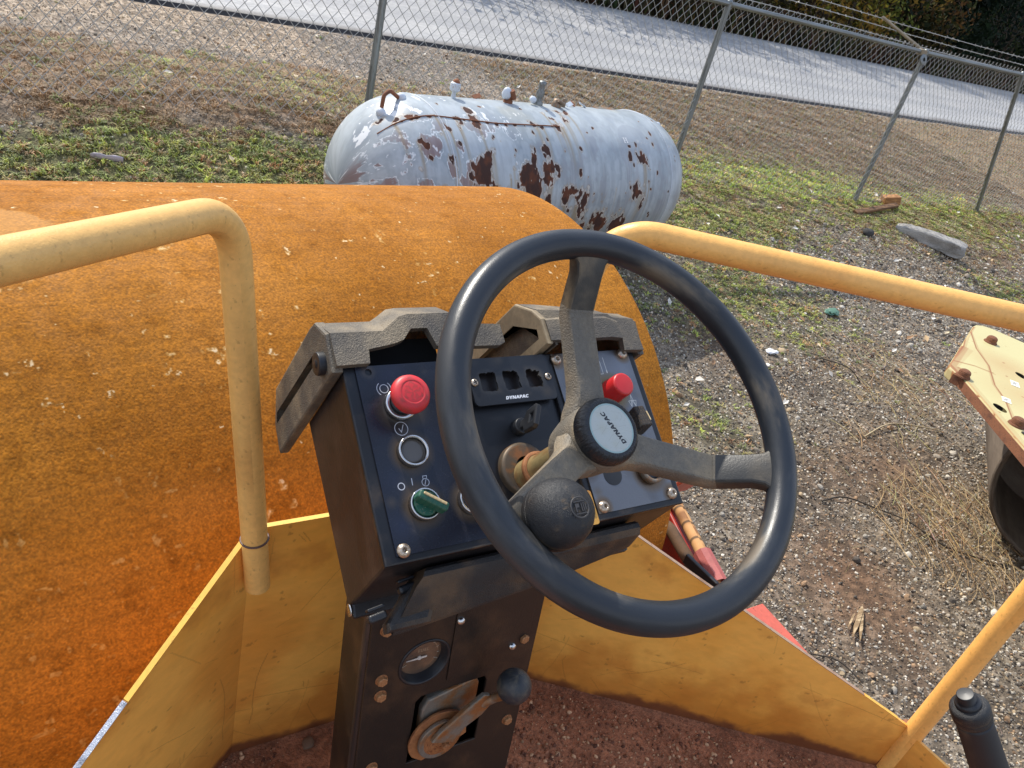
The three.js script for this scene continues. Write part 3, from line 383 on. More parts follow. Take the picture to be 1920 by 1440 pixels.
  { // lamp plate with three broken windows
    const u0 = -0.030, v0 = 0.0512, W = 0.101, H = 0.052, r = rngOf(4), X = (U) => (U - u0), Y = (Vv) => (v0 + H - Vv), hole = (cx, cy, k) => { const p = []; const sx = 0.0102, sy = 0.0112; for (let i = 0; i < 28; i++) { const a = i / 28 * 2 * Math.PI, c = Math.cos(a), s = Math.sin(a), m = 1 / Math.max(Math.abs(c), Math.abs(s)), j = 1 - r() * (0.10 + k * (i > 0 && i < 8 ? 0.35 : 0.05)); p.push([cx + c * m * sx * j, cy + s * m * sy * j]); } return p.reverse(); };
    const map = canv(W, H, (x, s, w, h) => { x.fillStyle = 'rgb(27,29,34)'; x.fillRect(0, 0, w, h); grime(x, w, h, '98,82,62', 22, 31, 16, 70, 0.42); for (const U of [-0.0084, 0.0197, 0.0484]) halo(x, X(U) * s, Y(0.0765) * s, 40, 86, '120,110,92', 0.28); scratches(x, w, h, 41, 30, 'rgba(150,146,140,0.2)'); x.fillStyle = 'rgba(232,234,238,0.96)'; slant(x, 'DYNAPAC', X(0.0205) * s, Y(0.0572) * s, 24, 0, 1.32); });
    cp('lamp_plate', CON.plate(fit(extr(rrectHoles(u0, v0, u0 + W, v0 + H, 0.005, [hole(-0.0084, 0.0765, 0.2), hole(0.0197, 0.0765, 0.3), hole(0.0484, 0.0765, 1)]), 0.0025), u0, v0, W, H), 0.0045), std({ map, roughness: 0.36 }), 'dark plate with three broken square lamp windows');
    for (const U of [-0.0084, 0.0197, 0.0484]) cp('bulb', CON.turn(lathe([[0, 0], [0.0032, 0], [0.0032, 0.004], [0.0022, 0.0065], [0, 0.0075]], 16), U, 0.074, -0.024), mLens);
    for (const [U, Vv] of [[-0.0253, 0.0767], [0.0658, 0.0766]]) { const s = cp('screw', CON.turn(lathe([[0, 0], [0.0042, 0], [0.004, 0.0014], [0.0026, 0.0026], [0, 0.003]], 18), U, Vv, 0.007), mScrew); }
    for (const [U, Vv] of [[-0.0253, 0.0767], [0.0658, 0.0766]]) for (const a of [0.4, 1.97]) cp('screw_slot', CON.plate(new THREE.BoxGeometry(0.0048, 0.0009, 0.0012).rotateZ(a).translate(U, Vv, 0.0097), 0), mDark);
  }
  // fittings on the plates
  const screwP = [[0, 0.0006], [0.0018, 0.0006], [0.0021, 0.0042], [0.0034, 0.0041], [0.0052, 0.003], [0.0064, 0.0012], [0.0066, 0]];
  for (const [U, Vv] of [[-0.1396, -0.0746], [0.0846, 0.0964], [0.1795, 0.0977], [0.1842, -0.0724], [0.0879, -0.0723]]) cp('screw', CON.turn(lathe(screwP, 28), U, Vv, 0.005), mScrew);
  cp('bezel_ring', CON.turn(lathe([[0.0125, 0], [0.0152, 0], [0.0152, 0.006], [0.0146, 0.0072], [0.0133, 0.0072], [0.0126, 0.0055]], 48), -0.1101, 0.0138, 0.005), mChrome);
  cp('indicator_lens', CON.turn(lathe([[0, 0.0035], [0.009, 0.0035], [0.0126, 0.0032], [0.0126, 0]], 40), -0.1101, 0.0138, 0.005), mLens, 'blank round indicator under a tick symbol');
  cp('bezel_ring', CON.turn(lathe([[0.0122, 0], [0.0150, 0], [0.0150, 0.006], [0.0144, 0.0075], [0.0130, 0.0075], [0.0124, 0.0055]], 48), -0.1109, -0.0376, 0.005), mChrome);
  cp('bezel_ring', CON.turn(lathe([[0.0122, 0], [0.0150, 0], [0.0150, 0.006], [0.0144, 0.0075], [0.0130, 0.0075], [0.0124, 0.0055]], 48), -0.061, -0.0406, 0.005), mChrome);
  cp('indicator_lens', CON.turn(lathe([[0, 0.004], [0.0124, 0.0035], [0.0124, 0]], 40), -0.061, -0.0406, 0.005), mBlack);
  const selector = cp('selector_switch', CON.turn(lathe([[0, 0.009], [0.0105, 0.009], [0.0118, 0.0075], [0.0122, 0]], 40), -0.1109, -0.0376, 0.005), mGreen, 'green rotary starter switch in a chrome ring');
  cp('switch_grip', CON.plate(new RoundedBoxGeometry(0.031, 0.0085, 0.014, 3, 0.0024).rotateZ(-0.62).translate(-0.109, -0.0385, 0.0195), 0), mGreen);
  cp('switch_mark', CON.plate(new RoundedBoxGeometry(0.024, 0.0026, 0.002, 2, 0.0008).rotateZ(-0.62).translate(-0.1075, -0.0372, 0.0266), 0), mIvory);
  // mushroom stop button
  cp('bezel_ring', CON.turn(lathe([[0.0118, 0], [0.0160, 0], [0.0160, 0.005], [0.0150, 0.0065], [0.0122, 0.0065]], 48), -0.1108, 0.0612, 0.005), mChrome);
  cp('button_neck', CON.turn(lathe([[0.0112, 0], [0.0112, 0.012], [0.0118, 0.014], [0.0118, 0.022], [0.009, 0.024]], 36), -0.1108, 0.0612, 0.005), mBlack);
  const bp = [[0.0105, 0.023], [0.0165, 0.0235], [0.0188, 0.0255], [0.0192, 0.029], [0.0180, 0.0325], [0.0155, 0.0346], [0.0122, 0.0356], [0.0112, 0.0354], [0.0108, 0.0350], [0.0102, 0.0353], [0.0070, 0.0358], [0, 0.0360]];
  cp('emergency_button', CON.turn(lathe(bp, 56), -0.1108, 0.0612, 0.005), mRed, 'faded red mushroom emergency stop button');
  // red lamp, rocker, holes, ring on the steel plate
  cp('warning_lamp', CON.turn(lathe([[0.0142, 0], [0.0146, 0.004], [0.0138, 0.006], [0.0136, 0.021], [0.0130, 0.0235], [0.0110, 0.0246], [0, 0.0248]], 48), 0.1468, 0.0525, 0.005), mRedLens, 'red cylindrical warning lamp');
  cp('rocker_switch', CON.plate(new RoundedBoxGeometry(0.0150, 0.026, 0.022, 3, 0.002).rotateX(-0.22).translate(0.1640, 0.013, 0.013), 0), mCover, 'dusty grey rocker switch on the steel plate');
  cp('rocker_mark', CON.plate(new RoundedBoxGeometry(0.0016, 0.012, 0.012, 2, 0.0006).rotateX(-0.22).translate(0.1722, 0.0135, 0.0175), 0), mIvory);
  cp('switch_hole', CON.turn(lathe([[0, 0.0012], [0.0118, 0.0012], [0.0118, 0]], 40), 0.1121, -0.0405, 0.0042), mBlack);
  cp('bezel_ring', CON.turn(lathe([[0.0108, 0.001], [0.0150, 0], [0.0155, 0.006], [0.0144, 0.008], [0.0118, 0.008], [0.0108, 0.004]], 48), 0.1632, -0.0432, 0.005), mZinc);
  cp('indicator_lens', CON.turn(lathe([[0, 0.003], [0.0112, 0.003], [0.0112, 0]], 36), 0.1632, -0.0432, 0.005), mBlack);
  cp('bare_patch', CON.plate(extr(rrect(0.0665, -0.088, 0.0775, -0.052, 0.003), 0.0012), 0.0035), std({ map: rep(paintTex([214, 160, 74], [150, 96, 46], 0.7, 0.6, 0.9), 9, 9), roughness: 0.6 }), 'yellow tab under the steering wheel');
  cp('screw', CON.turn(lathe([[0, 0.002], [0.0022, 0.0018], [0.003, 0]], 16), 0.0735, -0.0705, 0.005), mScrew);
  // key
  cp('key_barrel', CON.turn(lathe([[0, 0.006], [0.0075, 0.006], [0.0086, 0.005], [0.0092, 0], [0.0092, -0.004]], 32), 0.0175, 0.026, 0.001), mBlack);
  const key = extr(poly([[-0.004, 0.0], [0.004, 0.0], [0.0055, 0.008], [0.0125, 0.012], [0.0135, 0.030], [0.0105, 0.0335], [-0.0105, 0.0335], [-0.0135, 0.030], [-0.0125, 0.012], [-0.0055, 0.008]], [[[-0.0045, 0.021], [-0.0045, 0.028], [0.0045, 0.028], [0.0045, 0.021]]]), 0.0062, 0.0014);
  key.translate(0, 0, -0.0031).applyMatrix4(new THREE.Matrix4().makeBasis(CON.u.clone().multiplyScalar(0.45).addScaledVector(CON.v, 0.893), CON.n, CON.u.clone().multiplyScalar(0.45).addScaledVector(CON.v, 0.893).cross(CON.n)).setPosition(CON.pt(0.0175, 0.026, 0.005)));
  cp('ignition_key', key, mBlack, 'black plastic ignition key with a hole');
  // protective hoods folded back behind the panel
  const hood = (secs, endAt, label, flip) => {
    const ringOf = (s) => { const [U, vb, v1, vt, h1, h2, vk, back] = s; const st = Math.abs(h1 - h2) > 0.003 ? 0.002 : 0; return [[vb, h1], [v1 - 0.002, lerp(h1, h2, st ? 0 : 0.5)], [v1 + 0.001, lerp(h1, h2, st ? 0.15 : 0.6)], [v1 + 0.002, lerp(h1, h2, st ? 1 : 0.7)], [vt, h2], [vk, h2 - 0.026], [vk + 0.0005, h2 - 0.032], [vk - 0.002, back], [vk - 0.008, back], [vk - 0.007, h2 - 0.034], [vt - 0.006, h2 - 0.008], [v1 - 0.004, h1 - 0.009], [vb, h1 - 0.008]].map(([v, h]) => CON.pt(U, v, h)); };
    const g = boxUV(crease(loft(secs.map(ringOf)), 0.5)); const h = cp('sun_hood', g, mHood, label);
    return h;
  };
  const LH = hood([[-0.1665, 0.103, 0.12, 0.137, 0.013, 0.012, 0.160, -0.185], [-0.134, 0.1035, 0.12, 0.137, 0.013, 0.012, 0.160, -0.185], [-0.132, 0.118, 0.126, 0.137, 0.013, 0.012, 0.160, -0.185], [-0.113, 0.121, 0.128, 0.137, 0.013, 0.012, 0.160, -0.185], [-0.103, 0.123, 0.13, 0.1445, 0.013, 0.013, 0.166, -0.185], [-0.094, 0.126, 0.132, 0.151, 0.014, 0.014, 0.172, -0.185], [-0.084, 0.1375, 0.142, 0.1535, 0.014, 0.014, 0.1735, -0.185], [-0.066, 0.1375, 0.142, 0.1535, 0.014, 0.014, 0.1735, -0.185], [-0.060, 0.117, 0.128, 0.1535, 0.014, 0.014, 0.1735, -0.185], [-0.036, 0.115, 0.128, 0.1535, 0.014, 0.014, 0.1735, -0.16], [-0.028, 0.115, 0.128, 0.141, 0.014, 0.014, 0.147, -0.04], [0.012, 0.114, 0.128, 0.139, 0.014, 0.014, 0.1425, -0.025], [0.020, 0.117, 0.128, 0.138, 0.014, 0.014, 0.1415, -0.022]], 0, 'grey plastic hood over the left half of the console');
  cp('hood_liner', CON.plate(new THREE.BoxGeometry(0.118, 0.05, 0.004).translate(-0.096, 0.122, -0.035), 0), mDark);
  const sideP = poly([[0.099, 0.006], [0.137, 0.010], [0.161, -0.014], [0.163, -0.03], [0.161, -0.183], [0.128, -0.213], [0.093, -0.216]], [[[0.1385, -0.034], [0.1385, -0.196], [0.1235, -0.206], [0.1235, -0.034]]]);
  cp('hood_side', boxUV(CON.prof(extr(sideP, 0.012, 0.0025), U0 - 0.0115)), mHood);
  cp('hood_slot', CON.prof(new THREE.BoxGeometry(0.012, 0.18, 0.003).translate(0.131, -0.12, 0), U0 - 0.001), mDark);
  const pivot = (U, s) => { const g = lathe([[0, 0.0075], [0.0035, 0.0072], [0.004, 0.0062], [0.0072, 0.006], [0.0108, 0.0062], [0.0115, 0.005], [0.0115, -0.002]], 36); g.rotateZ(s > 0 ? -Math.PI / 2 : Math.PI / 2); const c = CON.pt(U, 0.1165, -0.012); return g.translate(c.x, c.y, c.z); };
  cp('pivot_knob', pivot(U0 - 0.0125, -1), mBlack);
  cp('bolt', CON.turn(lathe([[0, 0.004], [0.0058, 0.004], [0.0062, 0.003], [0.0062, 0]], 6), -0.1395, 0.112, 0.001), mBoltRust);
  hood([[0.071, 0.111, 0.137, 0.1555, 0.026, 0.012, 0.1755, -0.17], [0.092, 0.111, 0.138, 0.1545, 0.026, 0.012, 0.1745, -0.17], [0.155, 0.111, 0.137, 0.1475, 0.026, 0.012, 0.1680, -0.17], [0.1715, 0.110, 0.132, 0.1465, 0.024, 0.012, 0.1665, -0.17], [0.1775, 0.099, 0.122, 0.142, 0.014, 0.012, 0.162, -0.17], [0.2075, 0.098, 0.12, 0.139, 0.013, 0.012, 0.159, -0.17]], 0, 'grey plastic hood over the right half of the console');
  const sideR = poly([[0.108, 0.024], [0.138, 0.024], [0.1545, 0.012], [0.1765, -0.016], [0.1765, -0.17], [0.128, -0.2], [0.105, -0.2], [0.106, -0.03]], [[[0.118, 0.012], [0.132, 0.014], [0.158, -0.03], [0.158, -0.16], [0.128, -0.18], [0.118, -0.18]]]);
  cp('hood_side', boxUV(CON.prof(extr(sideR, 0.008, 0.002), 0.0665)), mHoodLitEdge);
  const sideR2 = poly([[0.108, 0.020], [0.135, 0.020], [0.150, 0.006], [0.168, -0.02], [0.160, -0.16], [0.128, -0.19], [0.108, -0.19]]);
  cp('hood_side', boxUV(CON.prof(extr(sideR2, 0.003), 0.079)), mHood);
  const sideR3 = poly([[0.095, 0.006], [0.137, 0.010], [0.159, -0.014], [0.161, -0.03], [0.159, -0.17], [0.128, -0.2], [0.093, -0.2]]);
  cp('hood_side', boxUV(CON.prof(extr(sideR3, 0.010, 0.0025), 0.2035)), mHood);
  cp('pivot_knob', pivot(0.214, 1), mBlack);
  // folded lower cover under the panel
  const cov = (uL, uR) => [[-0.090, -0.050, 0], [-0.091, -0.018, 0], [-0.094, -0.0135, 0.12], [-0.099, -0.0125, 0.2], [-0.106, -0.0165, 0.4], [-0.139, -0.0405, 1], [-0.141, -0.044, 1], [-0.137, -0.047, 1], [-0.105, -0.05, 0.5]];
  const covSec = (U, k, tL) => cov().map(([v, h, t]) => CON.pt(U + tL * t, lerp(v, v < -0.104 ? -0.106 - (v + 0.106) * -0.25 : v, k), h));
  const cv = cp('lower_cover', boxUV(crease(loft([covSec(-0.112, 0, -0.036), covSec(-0.106, 0, -0.034), covSec(0.02, 0.42, -0.0), covSec(0.135, 0.95, 0.0), covSec(0.141, 1, 0)]), 0.5)), mCover, 'black plastic cover folded down under the console');
  cp('cover_arm', boxUV(CON.plate(extr(poly([[-0.154, -0.138], [-0.1535, -0.130], [-0.124, -0.101], [-0.108, -0.096], [-0.098, -0.104], [-0.100, -0.118], [-0.112, -0.139]]), 0.022, 0.006), -0.0545)), mCover);
  for (const [U, v] of [[-0.126, -0.103], [-0.160, -0.122]]) { cp('hinge_clip', CON.plate(new RoundedBoxGeometry(0.018, 0.008, 0.010, 2, 0.003).rotateZ(0.12).translate(U, v, -0.040), 0), mBlack); cp('hinge_clip', CON.plate(new RoundedBoxGeometry(0.017, 0.003, 0.008, 2, 0.0012).rotateZ(0.12).translate(U, v + 0.008, -0.040), 0), mBlack); }
  cp('foot_rivet', CON.prof(lathe([[0, 0.0004], [0.0045, 0.0004], [0.0058, 0.0014], [0.0064, 0]], 24).rotateX(-Math.PI / 2).translate(-0.105, -0.114, 0), U0 - 0.0005), mChrome);
  // steering wheel, its plane parallel to the panel
  const WU = 0.006, WV = -0.029, WH = 0.1856, RR = 0.1605, TR = 0.0131;
  const rim = new THREE.TorusGeometry(RR, TR, 28, 160); { const p = rim.attributes.position; for (let i = 0; i < p.count; i++) { const x = p.getX(i), y = p.getY(i), r = Math.hypot(x, y), a = Math.atan2(y, x), q = Math.atan2(p.getZ(i), r - RR); if (Math.cos(q) < 0) { const k = 1 - 0.035 * (0.5 + 0.5 * Math.cos(a * 64)) * Math.max(0, -Math.cos(q)) * Math.max(0, -Math.sin(q)); p.setXYZ(i, x * (1 + (1 - k) * 0.04), y * (1 + (1 - k) * 0.04), p.getZ(i)); } } }
  const wheel = rp(roller, 'steering_wheel', CON.plate(rim.translate(WU, WV, WH), 0), mRim, 'black three-spoke steering wheel with a spinner knob');
  const wp = (name, g, m, label) => rp(wheel, name, g, m, label);
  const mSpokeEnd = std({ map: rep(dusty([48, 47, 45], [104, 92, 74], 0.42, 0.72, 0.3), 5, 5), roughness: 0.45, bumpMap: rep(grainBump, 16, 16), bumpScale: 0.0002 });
  for (const [deg, wd] of [[85, 0.0145], [-26, 0.0145], [-152, 0.0135]]) {
    const d = V2(Math.cos(R(deg)), Math.sin(R(deg))), e = V2(-d.y, d.x), path = [[0.010, -0.066, 0.024, 0.013], [0.026, -0.062, 0.020, 0.0115], [0.036, -0.0585, wd * 1.10, 0.0105], [0.048, -0.0555, wd, 0.0105], [0.1135, -0.0425, wd * 0.97, 0.0095], [0.1165, -0.0403, wd * 0.97, 0.0095], [0.1190, -0.0378, wd * 0.97, 0.0095], [0.1400, -0.0150, wd * 0.97, 0.0085], [0.1475, -0.0085, wd * 1.1, 0.008], [0.1535, -0.004, wd * 1.5, 0.0075], [0.1590, -0.001, wd * 2.0, 0.007]];
    const secs = path.map(([r, h, w, t], i) => { const a = path[Math.max(0, i - 1)], b = path[Math.min(path.length - 1, i + 1)], tx = b[0] - a[0], th = b[1] - a[1], l = Math.hypot(tx, th), nr = -th / l, nh = tx / l, out = []; for (const [su, sn] of [[-1, -0.7], [-1, 0.5], [-0.96, 0.78], [-0.88, 0.95], [-0.78, 1], [0.78, 1], [0.88, 0.95], [0.96, 0.78], [1, 0.5], [1, -0.7], [0.8, -1], [-0.8, -1]]) out.push(CON.pt(WU + d.x * (r + nr * sn * t) + e.x * su * w, WV + d.y * (r + nr * sn * t) + e.y * su * w, WH + h + nh * sn * t)); return out; });
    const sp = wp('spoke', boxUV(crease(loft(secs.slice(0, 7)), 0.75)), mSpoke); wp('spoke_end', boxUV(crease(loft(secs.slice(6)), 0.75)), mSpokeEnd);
  }
  wp('hub', scaleUV(CON.turn(lathe([[0.012, 0.078], [0.020, 0.082], [0.026, 0.092], [0.0290, 0.106], [0.0305, 0.122], [0.0300, 0.134], [0.029, 0.139], [0.026, 0.141]], 48), WU, WV), 0.18, 0.08), mSpoke);
  wp('hub_cap', scaleUV(CON.turn(lathe([[0.0245, 0.136], [0.0282, 0.137], [0.0300, 0.1415], [0.0302, 0.147], [0.0290, 0.1515], [0.0262, 0.1545], [0.0236, 0.1552], [0.0220, 0.1538]], 56), WU, WV), 0.18, 0.03), mRubber);
  { const rD = 0.0224, map = canv(rD * 2, rD * 2, (x, s, w, h) => { x.fillStyle = 'rgb(176,180,174)'; x.fillRect(0, 0, w, h); grime(x, w, h, '170,168,150', 18, 51, 20, 90, 0.45); x.strokeStyle = 'rgba(120,160,160,0.5)'; x.lineWidth = 8; x.beginPath(); x.arc(w / 2, h / 2, w / 2 - 4, 0, 7); x.stroke(); scratches(x, w, h, 61, 34, 'rgba(130,124,110,0.4)'); speck(x, w, h, 7, 200, 'rgba(90,90,80,0.4)'); x.fillStyle = 'rgb(34,34,36)'; slant(x, 'DYNAPAC', w * 0.54, h * 0.5, 29, R(-116), 1.3); });
    const g = fit(extr((() => { const s = new THREE.Shape(); s.absarc(0, 0, rD, 0, 2 * Math.PI); return s; })(), 0.0012, 0, 1, 56), -rD, -rD, rD * 2, rD * 2); wp('hub_badge', CON.plate(g.translate(WU, WV, 0.1532), 0), std({ map, roughness: 0.3 }), 'pale round badge in the middle of the wheel'); }
  wp('spinner_knob', scaleUV(CON.turn(lathe([[0.006, 0.004], [0.0235, 0.005], [0.0252, 0.008], [0.0256, 0.0135], [0.0250, 0.0142], [0.0257, 0.0150], [0.0256, 0.020], [0.0236, 0.0275], [0.0198, 0.034], [0.0145, 0.0385], [0.0075, 0.0408], [0, 0.0414]], 56), -0.0985, -0.0965, WH - 0.008), 1, 1), mKnob, 'round black spinner knob at the lower left of the rim');
  { const c = CON.pt(-0.0965, -0.0985, WH + 0.0336), em = []; em.push(CON.turn(lathe([[0.0066, 0], [0.0072, 0.0006], [0.0078, 0]], 36), 0, 0, 0).translate(-CON.o.x, -CON.o.y, -CON.o.z)); for (const [a, b, w, h] of [[-0.0034, 0, 0.0008, 0.006], [-0.0018, 0.0014, 0.0024, 0.0026], [0.0014, 0, 0.0008, 0.006], [0.003, 0, 0.0008, 0.006], [0.0045, 0, 0.0008, 0.0045], [0, 0.0042, 0.009, 0.0007], [0, -0.0042, 0.009, 0.0007]]) em.push(CON.plate(new THREE.BoxGeometry(w, h, 0.0008).translate(a, b, 0), 0).translate(-CON.o.x, -CON.o.y, -CON.o.z)); wp('emblem', join(em).translate(c.x, c.y, c.z), std({ color: new THREE.Color(0.05, 0.045, 0.042), roughness: 0.5 })); }
  // column
  wp('steering_column', scaleUV(CON.turn(lathe([[0.0165, 0.004], [0.0165, 0.026], [0.0150, 0.030], [0.0140, 0.034], [0.0140, 0.088]], 40), WU + 0.001, WV + 0.002), 0.1, 0.08), mBrass);
  wp('column_collar', scaleUV(CON.turn(lathe([[0.0120, 0.0075], [0.0230, 0.007], [0.0262, 0.006], [0.0278, 0.0035], [0.0280, -0.004]], 48), 0.0078, -0.0185), 0.2, 0.05), mCollar);
  wp('column_ring', CON.turn(lathe([[0.0165, 0.026], [0.0182, 0.026], [0.0186, 0.0285], [0.0182, 0.031], [0.0150, 0.0315]], 40), WU + 0.001, WV + 0.002), mRustPart);
}
function rrectHoles(x0, y0, x1, y1, r, holes) { const s = rrect(x0, y0, x1, y1, r); for (const h of holes) s.holes.push(new THREE.Path(h.map((p) => V2(p[0], p[1])))); return s; }
// pedestal carrying the console
{
  const tl = R(8.5), PED = new Frame(V3(0.43, -0.8, -0.510), 0); PED.v = V3(0, Math.cos(tl), -Math.sin(tl)); PED.n = V3(0, Math.sin(tl), Math.cos(tl));
  const X = (x) => x - 0.43, Y = (y) => (y + 0.8) / Math.cos(tl), yb = Y(-1.2);
  const body = extr(poly([[X(0.312), yb], [X(0.545), yb], [X(0.545), Y(-0.64)], [X(0.312), Y(-0.64)]]), 0.085, 0.005).translate(0, 0, -0.0865);
  const pan = extr(poly([[X(0.306), yb - 0.02], [X(0.550), yb - 0.02], [X(0.550), Y(-0.655)], [X(0.306), Y(-0.655)]], [ring(X(0.383), Y(-0.781), 0.0345), [[X(0.379), Y(-0.952)], [X(0.379), Y(-0.845)], [X(0.386), Y(-0.838)], [X(0.478), Y(-0.838)], [X(0.482), Y(-0.845)], [X(0.482), Y(-0.952)]]]), 0.004, 0.001);
  // the body is open behind the front plate's two openings
  const shell = join([new THREE.BoxGeometry(0.005, 0.6, 0.086).translate(X(0.3145), Y(-0.92), -0.0445), new THREE.BoxGeometry(0.005, 0.6, 0.086).translate(X(0.5425), Y(-0.92), -0.0445), new THREE.BoxGeometry(0.223, 0.6, 0.005).translate(X(0.4285), Y(-0.92), -0.0855)]);
  const ped = rp(roller, 'pedestal', boxUV(PED.plate(shell, 0)), mPed, 'black sheet metal pedestal under the console');
  const pp = (name, g, m, label) => rp(ped, name, g, m, label);
  pp('front_plate', boxUV(PED.plate(pan, -0.001)), mPed, 'scratched black front plate of the pedestal');
  pp('corner_strip', boxUV(PED.plate(new RoundedBoxGeometry(0.014, 0.6, 0.014, 3, 0.006).translate(X(0.309), Y(-0.92), -0.008), 0)), mBoxSide);
  pp('door_plate', boxUV(PED.plate(extr(poly([[X(0.4185), Y(-0.822)], [X(0.536), Y(-0.822)], [X(0.536), Y(-0.68)], [X(0.4175), Y(-0.68)]]), 0.0016, 0.0004), 0.0032)), mPed);
  pp('gauge_rim', PED.turn(lathe([[0.0345, -0.022], [0.0345, 0.002], [0.0352, 0.0036], [0.0335, 0.0042], [0.0312, 0.0035], [0.0285, -0.006], [0.0282, -0.010]], 56), X(0.383), Y(-0.781)), mBlack);
  { const cv = document.createElement('canvas'); cv.width = cv.height = 256; const x = cv.getContext('2d'), r = rngOf(88); x.fillStyle = 'rgb(92,70,52)'; x.fillRect(0, 0, 256, 256);
    for (let i = 0; i < 40; i++) { const cx = r() * 256, cy = r() * 256, q = 10 + r() * 50, g = x.createRadialGradient(cx, cy, 0, cx, cy, q), c = r() < 0.5 ? '124,94,68' : '62,48,40'; g.addColorStop(0, `rgba(${c},0.4)`); g.addColorStop(1, `rgba(${c},0)`); x.fillStyle = g; x.fillRect(0, 0, 256, 256); }
    x.strokeStyle = 'rgba(170,146,112,0.5)'; x.lineWidth = 5; x.beginPath(); x.arc(128, 128, 104, Math.PI * 1.05, Math.PI * 1.95); x.stroke(); x.fillStyle = 'rgba(168,146,116,0.6)'; x.font = 'bold 30px sans-serif'; x.textAlign = 'center'; x.fillText('FUEL', 142, 104);
    const t = new THREE.CanvasTexture(cv); t.colorSpace = THREE.SRGBColorSpace; const sh = new THREE.Shape(); sh.absarc(0, 0, 0.0284, 0, 2 * Math.PI); const g = extr(sh, 0.002, 0, 1, 48), p = g.attributes.position, u = g.attributes.uv; for (let i = 0; i < p.count; i++) u.setXY(i, 0.5 + p.getX(i) / 0.0568, 0.5 + p.getY(i) / 0.0568);
    pp('gauge_dial', PED.plate(g.translate(X(0.383), Y(-0.781), -0.011), 0), std({ map: t, roughness: 0.55 }), 'round fuel gauge with a browned dial and white needle'); }
  pp('gauge_glass', PED.turn(lathe([[0, -0.0035], [0.016, -0.004], [0.0285, -0.006]], 40), X(0.383), Y(-0.781)), phys({ color: 0xffffff, roughness: 0.12, transmission: 1, thickness: 0, ior: 1.45 }));
  const ticks = []; for (let k = 0; k <= 10; k++) { const a = R(205 - k * 23); ticks.push(PED.plate(new THREE.BoxGeometry(k % 5 ? 0.003 : 0.006, 0.0009, 0.0006).rotateZ(a).translate(X(0.383) + Math.cos(a) * 0.0235, Y(-0.781) + Math.sin(a) * 0.0235, -0.0086), 0)); }
  pp('dial_marks', join(ticks), std({ color: new THREE.Color(0.3, 0.26, 0.2), roughness: 0.7 }));
  pp('needle', PED.plate(join([extr(poly([[-0.018, -0.0002], [-0.018, 0.0006], [0, 0.0014], [0.010, 0.0012], [0.010, -0.0012], [0, -0.0014]]), 0.0008), new THREE.CylinderGeometry(0.0028, 0.0028, 0.0016, 20).rotateX(Math.PI / 2)]).rotateZ(0.02).translate(X(0.381), Y(-0.783), -0.0078), 0), std({ color: new THREE.Color(0.6, 0.56, 0.5), roughness: 0.5 }));
  const dome = [[0, 0.0046], [0.0026, 0.0043], [0.0047, 0.0028], [0.0054, 0.0006], [0.0054, 0]], hex = [[0, 0.0048], [0.0056, 0.0048], [0.0066, 0.0040], [0.0068, 0]];
  for (const [x, y] of [[0.424, -0.728], [0.512, -0.797]]) pp('rivet', PED.turn(lathe(dome, 28), X(x), Y(y), 0.0045), mChrome);
  for (const [x, y] of [[0.327, -0.789], [0.328, -0.814], [0.325, -0.713], [0.531, -0.936], [0.329, -0.935], [0.529, -0.789]]) { pp('washer', PED.turn(lathe([[0.004, 0.0012], [0.0078, 0.0012], [0.0080, 0]], 28), X(x), Y(y), 0.003), mRustPart); pp('bolt', PED.turn(crease(lathe(hex, 6), 0.3), X(x), Y(y), 0.0042), mBoltRust); }
  pp('bolt_hole', PED.turn(lathe([[0, 0.0001], [0.0036, 0.0002], [0.0040, 0.0006], [0.0064, 0.0008], [0.0068, 0]], 28), X(0.528), Y(-0.811), 0.003), mDark);
  // hand throttle
  const T = (g) => PED.plate(g, 0), cx = X(0.418), cy = Y(-0.915);
  pp('throttle_bracket', boxUV(T(extr(poly([[X(0.392), Y(-0.915)], [X(0.392), Y(-0.868)], [X(0.400), Y(-0.853)], [X(0.468), Y(-0.838)], [X(0.474), Y(-0.850)], [X(0.474), Y(-0.915)]]), 0.012, 0.003).translate(0, 0, -0.012))), mZinc);
  pp('throttle_quadrant', boxUV(T(extr((() => { const s = new THREE.Shape(); s.absarc(cx, cy, 0.042, R(10), R(215)); s.lineTo(cx - 0.02, cy - 0.036); s.lineTo(cx + 0.006, cy - 0.030); s.lineTo(cx + 0.044, cy - 0.012); return s; })(), 0.004, 0.001).translate(0, 0, 0.004))), mRustPart);
  pp('throttle_disc', boxUV(T(extr((() => { const s = new THREE.Shape(); s.absarc(cx, cy, 0.031, 0, 2 * Math.PI); return s; })(), 0.006, 0.0015).translate(0, 0, 0.009))), mZinc);
  pp('throttle_disc', PED.turn(lathe([[0, 0.006], [0.006, 0.006], [0.0065, 0.003], [0.016, 0.0028], [0.0175, 0.0008], [0.023, 0.0006], [0.024, 0]], 36), cx, cy, 0.015), mRustPart);
  pp('throttle_nut', PED.turn(crease(lathe([[0, 0.010], [0.0052, 0.010], [0.0062, 0.0085], [0.0062, 0]], 6), 0.3), cx + 0.003, cy - 0.003, 0.018), mRustPart);
  pp('throttle_arm', boxUV(T(extr(poly([[cx - 0.018, cy + 0.012], [cx - 0.006, cy + 0.026], [X(0.447), Y(-0.862)], [X(0.468), Y(-0.848)], [X(0.478), Y(-0.852)], [X(0.480), Y(-0.870)], [X(0.470), Y(-0.882)], [X(0.446), Y(-0.896)], [cx + 0.016, cy - 0.002]], [ring(X(0.457), Y(-0.862), 0.002)]), 0.008, 0.002).translate(0, 0, 0.0165))), mZinc);
